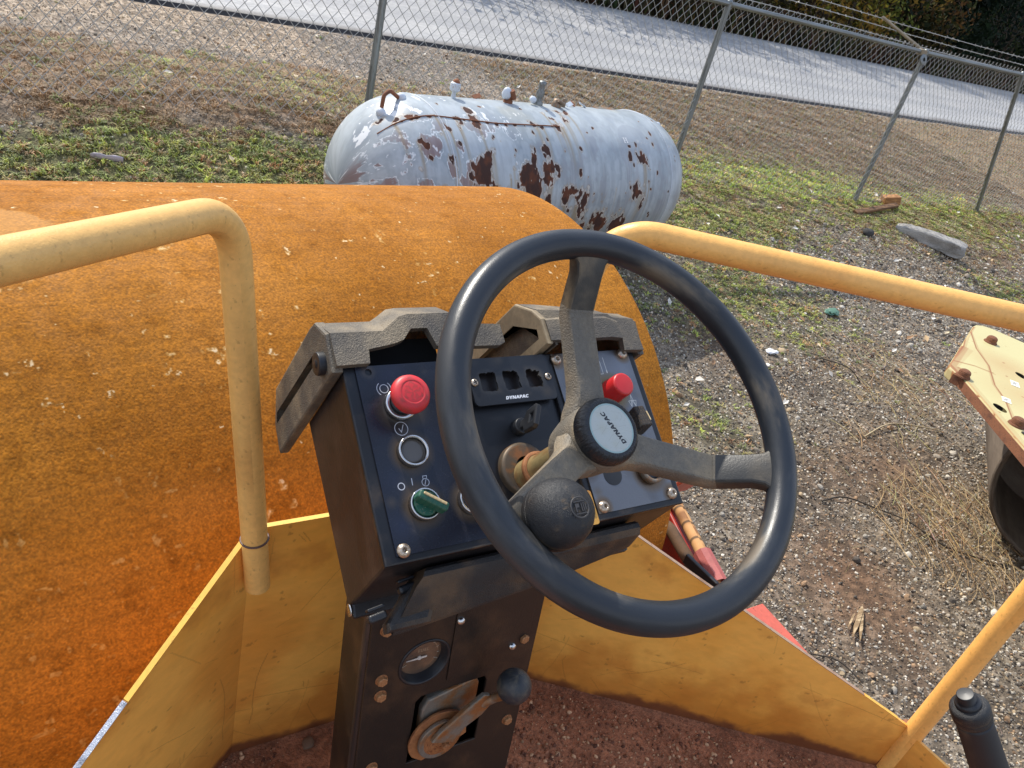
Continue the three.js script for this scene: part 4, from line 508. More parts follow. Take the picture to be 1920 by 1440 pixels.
  pp('throttle_rod', pipe([PED.pt(X(0.470), Y(-0.866), 0.020), PED.pt(X(0.482), Y(-0.853), 0.028), PED.pt(X(0.488), Y(-0.83), 0.048), PED.pt(X(0.487), Y(-0.812), 0.058)], 0.0062, 0.012, 16, 0.004), mZinc);
  const kb = PED.pt(X(0.4845), Y(-0.806), 0.058); pp('throttle_knob', new THREE.SphereGeometry(0.0222, 40, 28).translate(kb.x, kb.y, kb.z), std({ map: rep(dusty([40, 44, 50], [84, 78, 68], 0.4, 0.72, 0.6), 2, 1), roughness: 0.42, bumpMap: rep(grainBump, 4, 2), bumpScale: 0.0003 }), 'black ball knob on the hand throttle');
}
// travel lever by the operator's right hand
{
  const a = V3(0.930, -0.653, -0.164), b = V3(1.04, -0.83, -0.063), dir = b.clone().sub(a).normalize(), up = dir.clone().negate();
  const put = (g, t) => { const q = new THREE.Quaternion().setFromUnitVectors(V3(0, 1, 0), up), c = a.clone().addScaledVector(dir, t); g.applyQuaternion(q); return g.translate(c.x, c.y, c.z); };
  const ribs = []; for (let i = 0; i <= 96; i++) ribs.push([0.0206 + (i % 2 ? 0.00035 : 0) + 0.0036 * (i / 96) , -i * 0.0022]);
  const lv = rp(roller, 'control_lever', put(lathe([[0.0185, 0.002], ...ribs, [0.024, -0.212], [0.012, -0.214]], 44), 0.035), std({ map: rep(dusty([32, 32, 36], [70, 62, 54], 0.45, 0.72, 0.25), 2, 1), roughness: 0.55 }), 'black ribbed lever grip with a button on top');
  rp(lv, 'lever_collar', put(lathe([[0.0135, 0.028], [0.0190, 0.027], [0.0222, 0.0225], [0.0228, 0.016], [0.0222, 0.011], [0.0226, 0.0095], [0.0226, 0.005], [0.0215, 0.002], [0.018, 0]], 48), 0.033), mKnob);
  rp(lv, 'lever_button', put(lathe([[0.0146, 0.0], [0.0150, 0.005], [0.0132, 0.008], [0.0104, 0.0085], [0.0100, 0.0185], [0.0090, 0.0196], [0, 0.0200]], 40), 0.008), mBlack);
  rp(lv, 'lever_shaft', rod(a.clone().addScaledVector(dir, 0.24), V3(1.26, -1.2, 0.13), 0.010, 0.012, 16), mBlack);
}

// ------------------------------------------------------------------ gas tank lying by the fence
{
  const yaw = -0.205, C = V3(2.756, EYE - 1.355, -4.03), L = 0.93, Rr = 0.47, HD = 0.9 * Rr, gy = ground(C.x, C.z), tank = thing('gas_tank', V3(C.x, gy, C.z), 'rust-blotched pale grey gas tank lying between the drum and the fence', 'tank');
  const ax = V3(Math.cos(yaw), 0, Math.sin(yaw)), sd = V3(-Math.sin(yaw), 0, Math.cos(yaw)), M = new THREE.Matrix4().makeBasis(V3(0, 1, 0), ax, sd.clone().negate()); // lathe: x up, y along the axis
  M.setPosition(0, C.y - gy, 0);
  const prof = []; for (let i = 0; i <= 18; i++) { const a = Math.PI / 2 * (1 - i / 18); prof.push([Math.max(1e-4, Rr * Math.cos(a)), -L - HD * Math.sin(a)]); } for (let i = 1; i < 24; i++) prof.push([Rr, -L + 2 * L * i / 24]); for (let i = 0; i <= 18; i++) { const a = Math.PI / 2 * i / 18; prof.push([Math.max(1e-4, Rr * Math.cos(a)), L + HD * Math.sin(a)]); }
  const g = new THREE.LatheGeometry(prof.map((p) => V2(p[0], p[1])), 120), p = g.attributes.position, u = g.attributes.uv;
  const S0 = -L - HD, SL = 2 * (L + HD);
  for (let i = 0; i < p.count; i++) u.setXY(i, (p.getY(i) - S0) / SL, u.getY(i) * 0 + ((Math.floor(i / prof.length)) / 120));
  g.applyMatrix4(M);
  // angle from the top: lathe angle t gives x = r sin t, z = r cos t, so up is t = 90 deg, toward the camera (-z) is t = 180 deg
  const w = 1280, h = 640, Nz = layer(w, h, 8, 6, 6, 501), Nf = layer(w, h, 90, 60, 3, 511), Nm = layer(w, h, 34, 24, 5, 521), Dr = layer(w, h, 130, 4, 3, 531);
  const V = (deg) => (90 + deg) / 360, blobs = [], drips = [];
  for (const [s, a, r, e] of [[-0.70, 55, 0.085, 1], [-0.752, 62, 0.075, 1], [-0.66, 50, 0.06, 1], [-0.655, 70, 0.105, 1], [-0.60, 75, 0.09, 1], [-0.45, 68, 0.10, 1], [-0.40, 74, 0.085, 1], [-0.34, 72, 0.075, 1], [-0.235, 60, 0.06, 1.6], [-0.245, 67, 0.05, 1], [-0.1, 78, 0.06, 1], [0, 86, 0.075, 1.4], [0.02, 92, 0.07, 1], [0.20, 98, 0.10, 1], [0.30, 101, 0.09, 1], [0.1, 104, 0.1, 1], [0.45, 104, 0.08, 1], [0.598, 78, 0.085, 0.8], [0.645, 53, 0.06, 1.3], [0.63, 48, 0.035, 1], [-0.025, 27, 0.06, 1], [0.03, 22, 0.04, 1], [-0.05, 20, 0.03, 1], [-0.69, 25.5, 0.036, 1], [-0.25, 26, 0.055, 0.7], [-0.2, 28.5, 0.03, 0.6], [-0.82, 24, 0.035, 0.7], [-0.95, 22, 0.03, 0.6], [-1.16, 19, 0.03, 0.8], [-0.9, 33, 0.03, 1], [-0.93, 52, 0.045, 1], [-0.83, 30, 0.025, 1.4], [-0.52, 60, 0.03, 1.5], [-0.55, 66, 0.03, 1.5], [-1.0, 72, 0.06, 1], [-0.36, 50, 0.028, 2], [-0.9, 80, 0.06, 1], [-1.1, 40, 0.03, 1], [0.68, 70, 0.02, 1], [0.35, 75, 0.018, 1], [-0.3, 88, 0.09, 1], [-0.5, 90, 0.1, 1], [-0.72, 92, 0.1, 1], [0.05, 8, 0.04, 0.6], [0.12, 10, 0.035, 1], [-0.1, 12, 0.03, 1]]) { blobs.push([s, a, r, e]); drips.push([s, a, r]); }
  { const q = rngOf(66); for (let k = 0; k < 90; k++) { const s = lerp(-1.2, 1.1, q()), a = lerp(8, 100, Math.pow(q(), 0.8)); blobs.push([s, a, 0.010 + 0.016 * q() * q() + (s < -0.4 ? 0.005 : 0), 0.7 + q()]); } }
  for (let k = 0; k < 16; k++) blobs.push([-1.2 + k * 0.072, 21 + Math.min(k, 9) * 0.75, 0.017, 0.8]);
  const cell = new Map(), key = (x, y) => x * 1000 + y; blobs.forEach((b) => { const cx = Math.floor((b[0] + 2) / 0.25), cy = Math.floor((b[1] + 180) / 30); for (let i = -1; i <= 1; i++) for (let j = -1; j <= 1; j++) { const q = key(cx + i, cy + j); if (!cell.has(q)) cell.set(q, []); cell.get(q).push(b); } });
  const rustF = new Float32Array(w * h);
  const map = tex(w, h, (i, uu, vv) => {
    const s = S0 + uu * SL, a = vv * 360 - 90, n = Nz[i], f = Nm[i]; let c = mix3([168, 175, 178], [142, 151, 157], ss(0.3, 0.7, n)); c = mul3(c, 0.9 + 0.2 * Nf[i]); { const q0 = Nm[i] * 0.7 + Nf[i] * 0.3; c = mix3(c, [124, 132, 144], 0.3 * ss(0.52, 0.64, q0)); c = mix3(c, [190, 196, 200], 0.4 * ss(0.47, 0.38, q0)); }
    const pk = ss(0.52, 0.56, f + (Nf[i] - 0.5) * 0.15) * (s < -0.55 ? 1 : 0.12) * ss(20, 50, a); c = mix3(c, [132, 104, 98], pk * 0.8); if (f > 0.495 && f < 0.525 && s < -0.4 && a > 20) c = mix3(c, [232, 234, 234], 0.75); const ch = Nf[i] * 0.5 + f * 0.5; if (ch > 0.66 && s < -0.2) c = mix3(c, [240, 240, 238], 0.8);
    // drips run down from the rust
    let dk = 0; for (const [ds, da, r] of drips) { const dd = Math.abs(s - ds - (n - 0.5) * 0.02), y = (a - da) / 40; if (y > 0 && y < 1 && dd < r * 0.4) dk = Math.max(dk, (1 - y) * (1 - dd / (r * 0.4)) * (0.4 + Dr[i])); } c = mix3(c, [146, 124, 92], clamp(dk * 0.9));
    c = mix3(c, [134, 142, 150], 0.25 * ss(0.52, 0.75, Dr[i]) * ss(15, 60, a)); c = mix3(c, [190, 198, 204], 0.2 * ss(0.5, 0.36, Dr[i]) * ss(20, 60, a)); c = mix3(c, [192, 186, 166], 0.4 * ss(0.55, 0.7, n) * ss(50, 5, Math.abs(a)));
    // faded oval maker's mark
    const ox = (s - 0.60) / 0.145, oy = (a - 38) / 16.5; if (ox * ox + oy * oy < 1) c = mix3(c, [150, 156, 162], 0.55 + 0.25 * (f - 0.5));
    let m = -1; const L0 = cell.get(key(Math.floor((s + 2) / 0.25), Math.floor((a + 180) / 30))); if (L0) for (const [bs, ba, r, e] of L0) { const dx = (s - bs) / r, dy = (a - ba) / 57.3 * Rr / (r * e), q = 1 - Math.hypot(dx, dy) + (f - 0.5) * 3.4 + (Nf[i] - 0.5) * 1.5 - 0.44; m = Math.max(m, q); }
    const rr = ss(0.02, 0.10, m); c = mix3(c, [150, 122, 92], 0.55 * ss(-0.5, 0.0, m)); if (m > -0.12 && m < 0.05 && a > 10) c = mix3(c, [206, 206, 204], 0.6); c = mix3(c, mix3([96, 54, 34], [64, 40, 32], ss(0.3, 0.7, Nf[i])), rr); rustF[i] = rr; return c;
  });
  const bm = tex(w, h, (i) => 0.62 - 0.4 * rustF[i] * (0.7 + 0.3 * Nf[i]) + 0.10 * ss(0.5, 0.62, Nm[i]) + 0.03 * Nf[i], false), rg = tex(w, h, (i) => 0.3 + 0.55 * rustF[i] + 0.14 * Nz[i], false);
  part(tank, 'shell', g, std({ map, bumpMap: bm, bumpScale: 0.0035, roughnessMap: rg, roughness: 1 }));
  const on = (s, deg, rr = Rr) => V3(0, C.y - gy, 0).addScaledVector(ax, s).addScaledVector(V3(0, 1, 0), rr * Math.cos(R(deg))).addScaledVector(sd, rr * Math.sin(R(deg)));
  const rad = (s) => { const e = Math.max(0, Math.abs(s) - L) / HD; return Rr * Math.sqrt(Math.max(0, 1 - e * e)); };
  const mTank = std({ map: rep(dusty([200, 208, 216], [170, 164, 156], 0.45, 0.7, 0.2), 5, 5), roughness: 0.4 }), mTankRust = mRustEdge;
  const sp = []; for (let k = 0; k <= 14; k++) { const s = -1.235 + k * 0.085; sp.push(on(s, 20.5 + Math.min(k, 8) * 0.85, rad(s) + 0.0015)); } part(tank, 'weld_seam', new THREE.TubeGeometry(new THREE.CatmullRomCurve3(sp), 120, 0.0035, 6), mTankRust, 'rusty lengthwise weld seam');
  for (const s of [-L, L]) part(tank, 'weld_ring', new THREE.TorusGeometry(Rr + 0.0005, 0.0035, 6, 120).applyMatrix4(new THREE.Matrix4().makeBasis(V3(0, 1, 0), sd, ax).setPosition(on(s, 0, 0))), mTank);
  const lug = (s0, d0, s1, d1, hgt) => { const a = on(s0, d0, rad(s0) - 0.01), b = on(s1, d1, rad(s1) - 0.01), up = V3(0, 1, 0).multiplyScalar(hgt).add(ax.clone().multiplyScalar(s0 < 0 ? -0.03 : 0.03)); const l = part(tank, 'lifting_lug', pipe([a, a.clone().lerp(b, 0.3).add(up), b.clone().lerp(a, 0.4).add(up), b], 0.0105, 0.028, 12), mRustEdge); for (const q of [a, b]) part(l, 'lug_foot', lump(0.027, 5, 1, 0.15).translate(q.x, q.y + 0.01, q.z), mTank); };
  lug(-1.17, 4, -1.03, -2, 0.075); lug(1.15, 3, 1.27, -3, 0.03);
  const up = (g0, s, d = 0, lift = 0) => { const c = on(s, d, Rr + lift); return g0.translate(c.x, c.y, c.z); };
  const v1 = part(tank, 'valve', up(lathe([[0.013, -0.01], [0.013, 0.035], [0.022, 0.036], [0.030, 0.045], [0.030, 0.075], [0.024, 0.082], [0.012, 0.084], [0, 0.084]], 20), -0.66, -6), mTank); part(v1, 'valve_cap', up(lump(0.02, 8, 1, 0.4).translate(0.004, 0.084, 0), -0.66, -6), mTankRust);
  const v2 = part(tank, 'valve', up(join([lathe([[0.028, -0.01], [0.028, 0.014], [0.016, 0.018], [0.016, 0.05], [0, 0.05]], 16), new THREE.CylinderGeometry(0.019, 0.019, 0.05, 14).rotateZ(0.5).translate(0.014, 0.05, 0.01)]), -0.27, -3), mRustEdge);
  part(v2, 'valve_body', up(lump(0.028, 9, 2, 0.3, [1, 1.2, 0.8]).translate(-0.018, 0.05, 0), -0.27, -3), mTank);
  const v3 = part(tank, 'relief_valve', up(lathe([[0.030, -0.01], [0.030, 0.020], [0.020, 0.024], [0.020, 0.05], [0.026, 0.052], [0.026, 0.082], [0.019, 0.086], [0.019, 0.118], [0.024, 0.12], [0.022, 0.138], [0, 0.14]], 8), -0.015, -4), mGalv, 'tall grey relief valve on the tank top'); part(v3, 'pipe_cap', up(lump(0.022, 3, 2, 0.25).translate(-0.055, 0.03, 0.02), -0.015, -4), mTank);
  part(tank, 'filler_valve', up(join([lathe([[0.032, -0.01], [0.032, 0.02], [0.024, 0.022], [0.024, 0.044], [0, 0.046]], 16), lathe([[0.014, -0.01], [0.014, 0.05], [0, 0.05]], 12).translate(0.065, 0, -0.02), new THREE.CylinderGeometry(0.010, 0.010, 0.05, 10).rotateZ(1.2).translate(0.01, 0.035, 0.03)]), 0.13, -2), mZinc);
  for (const [s, d, a] of [[0.28, -6, 0.4], [0.35, -10, 1.3], [0.42, -8, 2.2], [-0.45, -12, 0.2]]) part(tank, 'hood_hinge', up(boxUV(new RoundedBoxGeometry(0.055, 0.004, 0.03, 1, 0.001).rotateX(0.5).rotateZ(0.3).rotateY(a).translate(0, 0.014, 0)), s, d), d < -9 ? mRustEdge : mTank);
  part(tank, 'data_plate', up(boxUV(new RoundedBoxGeometry(0.20, 0.004, 0.05, 1, 0.001).rotateY(-yaw)), 0.66, -9, 0.002), mZinc);
  for (const s of [-0.62, 0.62]) { const q = on(s, 180, Rr - 0.02); part(tank, 'leg', boxUV(new RoundedBoxGeometry(0.12, Math.max(0.08, q.y + 0.1), 0.4, 1, 0.01).rotateY(-yaw).translate(q.x, (q.y - 0.1) / 2, q.z)), mTankRust); }
  // what is left of the lettering: a big H, a smaller P and two unreadable strokes
  const cv = document.createElement('canvas'); cv.width = 512; cv.height = 160; const x = cv.getContext('2d'); x.fillStyle = 'rgb(0,0,0)'; x.fillRect(0, 0, 512, 160); x.fillStyle = 'rgb(235,235,235)'; x.font = 'bold 120px serif'; x.fillText('H', 14, 118); x.fillStyle = 'rgb(150,150,150)'; x.font = 'bold 84px serif'; x.fillText('P', 300, 118); x.fillStyle = 'rgb(80,80,80)'; const q = rngOf(5); for (let i = 0; i < 26; i++) { const a = i < 13 ? 116 + i * 13 : 364 + (i - 13) * 10; x.fillRect(a, 92 + q() * 14, 4 + q() * 4, 14 + q() * 10); } for (let i = 0; i < 160; i++) { x.fillStyle = 'rgba(0,0,0,0.7)'; x.fillRect(q() * 512, q() * 160, 2 + q() * 9, 1 + q() * 4); }
  const al = new THREE.CanvasTexture(cv); const dg = new THREE.CylinderGeometry(Rr + 0.0012, Rr + 0.0012, 0.24, 20, 1, true, 0, R(8.8)); // a curved strip of print
  { const pp = dg.attributes.position, uu = dg.attributes.uv; for (let i = 0; i < pp.count; i++) { const y = pp.getY(i), t = Math.atan2(pp.getX(i), pp.getZ(i)); const o = on(0.60 + y, 33.5 + (t / Math.PI) * 180, Rr + 0.0015); pp.setXYZ(i, o.x, o.y, o.z); uu.setXY(i, 0.5 + y / 0.24, 1 - t / R(8.8)); } dg.computeVertexNormals(); }
  part(tank, 'faded_lettering', dg, std({ color: new THREE.Color(0.8, 0.8, 0.8), alphaMap: al, transparent: true, roughness: 0.6 }));
}

// ------------------------------------------------------------------ chain link fence on the bank
{
  const Z = -5.25, base = V3(5.1, ground(5.1, Z), Z), fence = thing('chain_link_fence', base, 'grey chain link fence with top rail and barbed wire along the bank', 'fence');
  const fp = (n, g, m, l) => part(fence, n, g.translate(-base.x, -base.y, -base.z), m, l), top = (x) => EYE - 0.135 + (x - 5.1) * 0.0112 + (x > 8 ? (x - 8) * 0.01 : 0);
  const posts = [[-3.7, -3.7, 0], [-0.75, -0.75, 0], [2.15, 2.15, 0], [5.15, 5.15, 0], [8.04, 8.04, 0], [10.72, 10.0, 0], [13.6, 13.2, 0]];
  for (const [xb, xt] of posts) { const b = V3(xb, ground(xb, Z) - 0.1, Z), t = V3(xt, top(xt) + 0.01, Z); fp('post', join([rod(b, t, 0.026, 0.026, 16), new THREE.SphereGeometry(0.028, 14, 8).translate(t.x, t.y, t.z)]), mGalv); }
  for (let i = 0; i < posts.length - 1; i++) { const a = posts[i][1], b = posts[i + 1][1]; fp('top_rail', rod(V3(a - (i ? 0 : 0.05), top(a), Z + 0.002), V3(b, top(b), Z + 0.002), 0.021, 0.021, 14), mGalv); }
  for (const x of [8.0, 13.15]) { const a = V3(x - 0.02, top(x) + 0.01, Z); const arm = fp('barbed_wire_arm', join([rod(a, V3(x - 0.36, top(x) + 0.20, Z - 0.38), 0.016, 0.014, 8), new RoundedBoxGeometry(0.09, 0.06, 0.07, 1, 0.01).translate(x - 0.03, top(x) - 0.005, Z)]), std({ map: rep(dusty([150, 138, 118], [120, 104, 84], 0.4, 0.7, 0.4), 3, 3), roughness: 0.6, metalness: 0.3 })); part(arm, 'tension_clamp', lathe([[0.02, 0], [0.05, 0.004], [0.055, 0.02], [0.02, 0.024]], 14).rotateX(1.2).translate(x - 0.02 - base.x, top(x) - 0.07 - base.y, Z + 0.035 - base.z), mGalv); }
  // woven mesh: zigzag pickets, each wire bowing over its neighbour at the knots
  const PX = 0.078, PY = 0.0945, pos = [], r = 0.0022, rr = rngOf(9); const seg = (a, b) => { const d = b.clone().sub(a).normalize(), u = V3(0, 0, 1), v = d.clone().cross(u).normalize(), c = [u.clone().multiplyScalar(r), v.clone().multiplyScalar(r), u.clone().multiplyScalar(-r), v.clone().multiplyScalar(-r)]; for (let k = 0; k < 4; k++) { const p = a.clone().add(c[k]), q = a.clone().add(c[(k + 1) % 4]), s = b.clone().add(c[(k + 1) % 4]), t = b.clone().add(c[k]); pos.push(...p.toArray(), ...q.toArray(), ...s.toArray(), ...p.toArray(), ...s.toArray(), ...t.toArray()); } };
  for (let k = 0; k < 15.8 / (PX / 2); k++) {
    const x = -2.6 + k * PX / 2, ph = k % 2 ? -1 : 1, yt = top(x) + 0.045, yb = ground(x, Z) - 0.02; let prev = null;
    for (let j = 0; ; j++) {
      const y = yt - j * PY / 2; if (y < yb) break; const sgn = (j % 2 ? 1 : -1) * ph, kx = x + sgn * PX / 4;
      const q = V3(kx + sgn * 0.0012 + (free(kx * 1.1 + 60, y * 2 + 60, 71, 2) - 0.5) * 0.02, y, Z + ph * 0.003 + (free(kx * 0.5 + 90, y + 90, 73, 2) - 0.5) * 0.06);
      if (prev) seg(prev, q); else { const t = q.clone(); t.x += ph * 0.004; t.y += 0.016; seg(t, q); t.x -= ph * 0.012; t.z += 0.004; seg(t, q); }
      prev = q;
    }
  }
  const g = new THREE.BufferGeometry(); g.setAttribute('position', new THREE.Float32BufferAttribute(pos, 3)); g.setAttribute('uv', new THREE.Float32BufferAttribute(new Float32Array(pos.length / 3 * 2), 2)); g.computeVertexNormals();
  tag(fp('wire_mesh', g, mWire), null, null, null, 'stuff');
  for (const [dy, dz] of [[0.035, -0.09], [0.115, -0.24], [0.185, -0.37]]) { const a = []; for (let x = 2; x < 13.2; x += 0.12) a.push(V3(x, top(x) + dy - 0.025 * Math.sin(((x - 8) / 5 % 1) * Math.PI), Z + dz)); const list = [new THREE.TubeGeometry(new THREE.CatmullRomCurve3(a), 240, 0.0035, 5)]; for (const q of a) for (let k = 0; k < 2; k++) { const d = V3(rr() - 0.5, rr() - 0.5, rr() - 0.5).normalize().multiplyScalar(0.02); list.push(rod(q.clone().sub(d), q.clone().add(d), 0.002, 0.001, 4)); } fp('barbed_wire', join(list), mWire); }
}

// ------------------------------------------------------------------ the neighbouring machine at the right edge
{
  const B = V3(3.9, 0, -1.0), mac = thing('compactor', B, 'cream steel deck and bare drum of another machine at the right edge', 'road roller'), mp = (p, n, g, m, l) => part(p, n, g.translate(-B.x, 0, -B.z), m, l);
  const yd = EYE - 1.16, sc = 1.16 / 1.1, Q = (x, z) => [x * sc, -z * sc];
  const deck = mp(mac, 'deck_plate', boxUV(extr(poly([Q(3.20, -1.275), Q(3.198, -1.315), Q(3.215, -1.35), Q(3.245, -1.37), Q(3.90, -1.645), Q(3.945, -1.655), Q(3.985, -1.645), Q(4.02, -1.61), Q(4.10, -1.40), Q(4.7, -0.4), Q(3.4, 0.6), Q(2.70, -0.55)], [(() => { const p = new THREE.Path(); p.absellipse(3.123 * sc, 1.07 * sc, 0.030, 0.042, 0, 2 * Math.PI, true, -0.4); return p; })(), (() => { const p = new THREE.Path(); p.absellipse(3.60 * sc, 1.234 * sc, 0.03, 0.042, 0, 2 * Math.PI, true, -0.4); return p; })()]), 0.05, 0.008).rotateX(-Math.PI / 2).translate(0, yd - 0.05, 0)), mCream, 'cream painted steel deck plate, chipped to rust');
  for (const [x, z] of [[3.123, -1.07], [3.60, -1.234]]) mp(deck, 'hole_liner', lathe([[0.05, 0], [0.05, 0.044]], 24).scale(0.62, 1, 0.86).translate(x * sc, yd - 0.048, z * sc), mDark);
  for (const [x, z] of [[3.80, -1.497], [3.204, -1.281], [3.06, -0.97], [2.86, -0.62]]) { const c = [x * sc, z * sc]; mp(deck, 'bolt', crease(lathe([[0, 0.034], [0.014, 0.033], [0.022, 0.028], [0.025, 0.020], [0.025, 0.008], [0.030, 0.006], [0.032, 0]], 16), 0.5).translate(c[0], yd, c[1]), mRustEdge); }
  const edge = []; for (const [a, b] of [[[3.20, -1.275], [2.70, -0.55]], [[3.198, -1.315], [3.20, -1.275]]]) { const p = V3(a[0] * sc, yd - 0.028, a[1] * sc), q = V3(b[0] * sc, yd - 0.028, b[1] * sc), d = q.clone().sub(p), n = V3(d.z, 0, -d.x).normalize().multiplyScalar(a[0] * 0 + 0.003); edge.push(loft([[p.clone().sub(n).add(V3(0, -0.02, 0)), q.clone().sub(n).add(V3(0, -0.02, 0)), q.clone().sub(n).add(V3(0, 0.02, 0)), p.clone().sub(n).add(V3(0, 0.02, 0))], [p.clone().add(n).add(V3(0, -0.02, 0)), q.clone().add(n).add(V3(0, -0.02, 0)), q.clone().add(n).add(V3(0, 0.02, 0)), p.clone().add(n).add(V3(0, 0.02, 0))]])); }
  mp(deck, 'rusty_edge', boxUV(join(edge)), mRustEdge);
  for (const [x, z, a, w] of [[3.235, -1.105, 0.6, 0.05], [3.46, -1.19, 0.6, 0.06]]) { const cv = document.createElement('canvas'); cv.width = 96; cv.height = 64; const c = cv.getContext('2d'); c.fillStyle = 'rgb(224,222,212)'; c.fillRect(0, 0, 96, 64); c.fillStyle = 'rgb(60,60,60)'; c.fillRect(30, 12, 10, 38); c.fillRect(48, 12, 8, 26); c.fillRect(62, 22, 10, 28); const t = new THREE.CanvasTexture(cv); t.colorSpace = THREE.SRGBColorSpace; mp(deck, 'decal', new THREE.BoxGeometry(w, 0.002, 0.035).rotateY(a).translate(x * sc, yd + 0.001, z * sc), std({ map: t, roughness: 0.6 })); }
  mp(deck, 'black_flap', boxUV(extr(poly([Q(3.02, -0.93), Q(3.10, -0.90), Q(3.2, -0.6), Q(2.85, -0.5)]), 0.006, 0.001).rotateX(-Math.PI / 2).translate(0, yd + 0.001, 0)), mBlack);
  // drum below: hollow shell with the near end open
  const R2 = 0.46, c = V3(4.36, R2 + 0.02, -0.88), ay = R(31), axd = V3(Math.cos(ay), 0, -Math.sin(ay)); // axis runs away to the right
  mp(mac, 'drum', scaleUV(new THREE.LatheGeometry([[R2 - 0.03, 0.64], [R2 - 0.03, 0.0], [R2 - 0.012, -0.006], [R2, 0.002], [R2, 1.2], [0.05, 1.2]].map((p) => V2(p[0], p[1])), 90).applyMatrix4(new THREE.Matrix4().makeBasis(V3(0, 1, 0), axd, V3(0, 1, 0).cross(axd)).setPosition(c)), 3, 1), mDrum2, 'bare worn drum under the cream deck');
  mp(mac, 'drum_end', lathe([[0, 0.56], [0.12, 0.56], [0.13, 0.62], [R2 - 0.03, 0.62]], 60).applyMatrix4(new THREE.Matrix4().makeBasis(V3(0, 1, 0), axd, V3(0, 1, 0).cross(axd)).setPosition(c)), mDrum2);
  mp(mac, 'yoke', boxUV(join([new RoundedBoxGeometry(0.5, 0.5, 0.12, 2, 0.02).translate(4.6, yd - 0.3, 0.2), new RoundedBoxGeometry(0.9, 0.16, 0.14, 2, 0.02).rotateY(1.0).translate(3.9, yd - 0.13, -0.2)])), mCream);
}

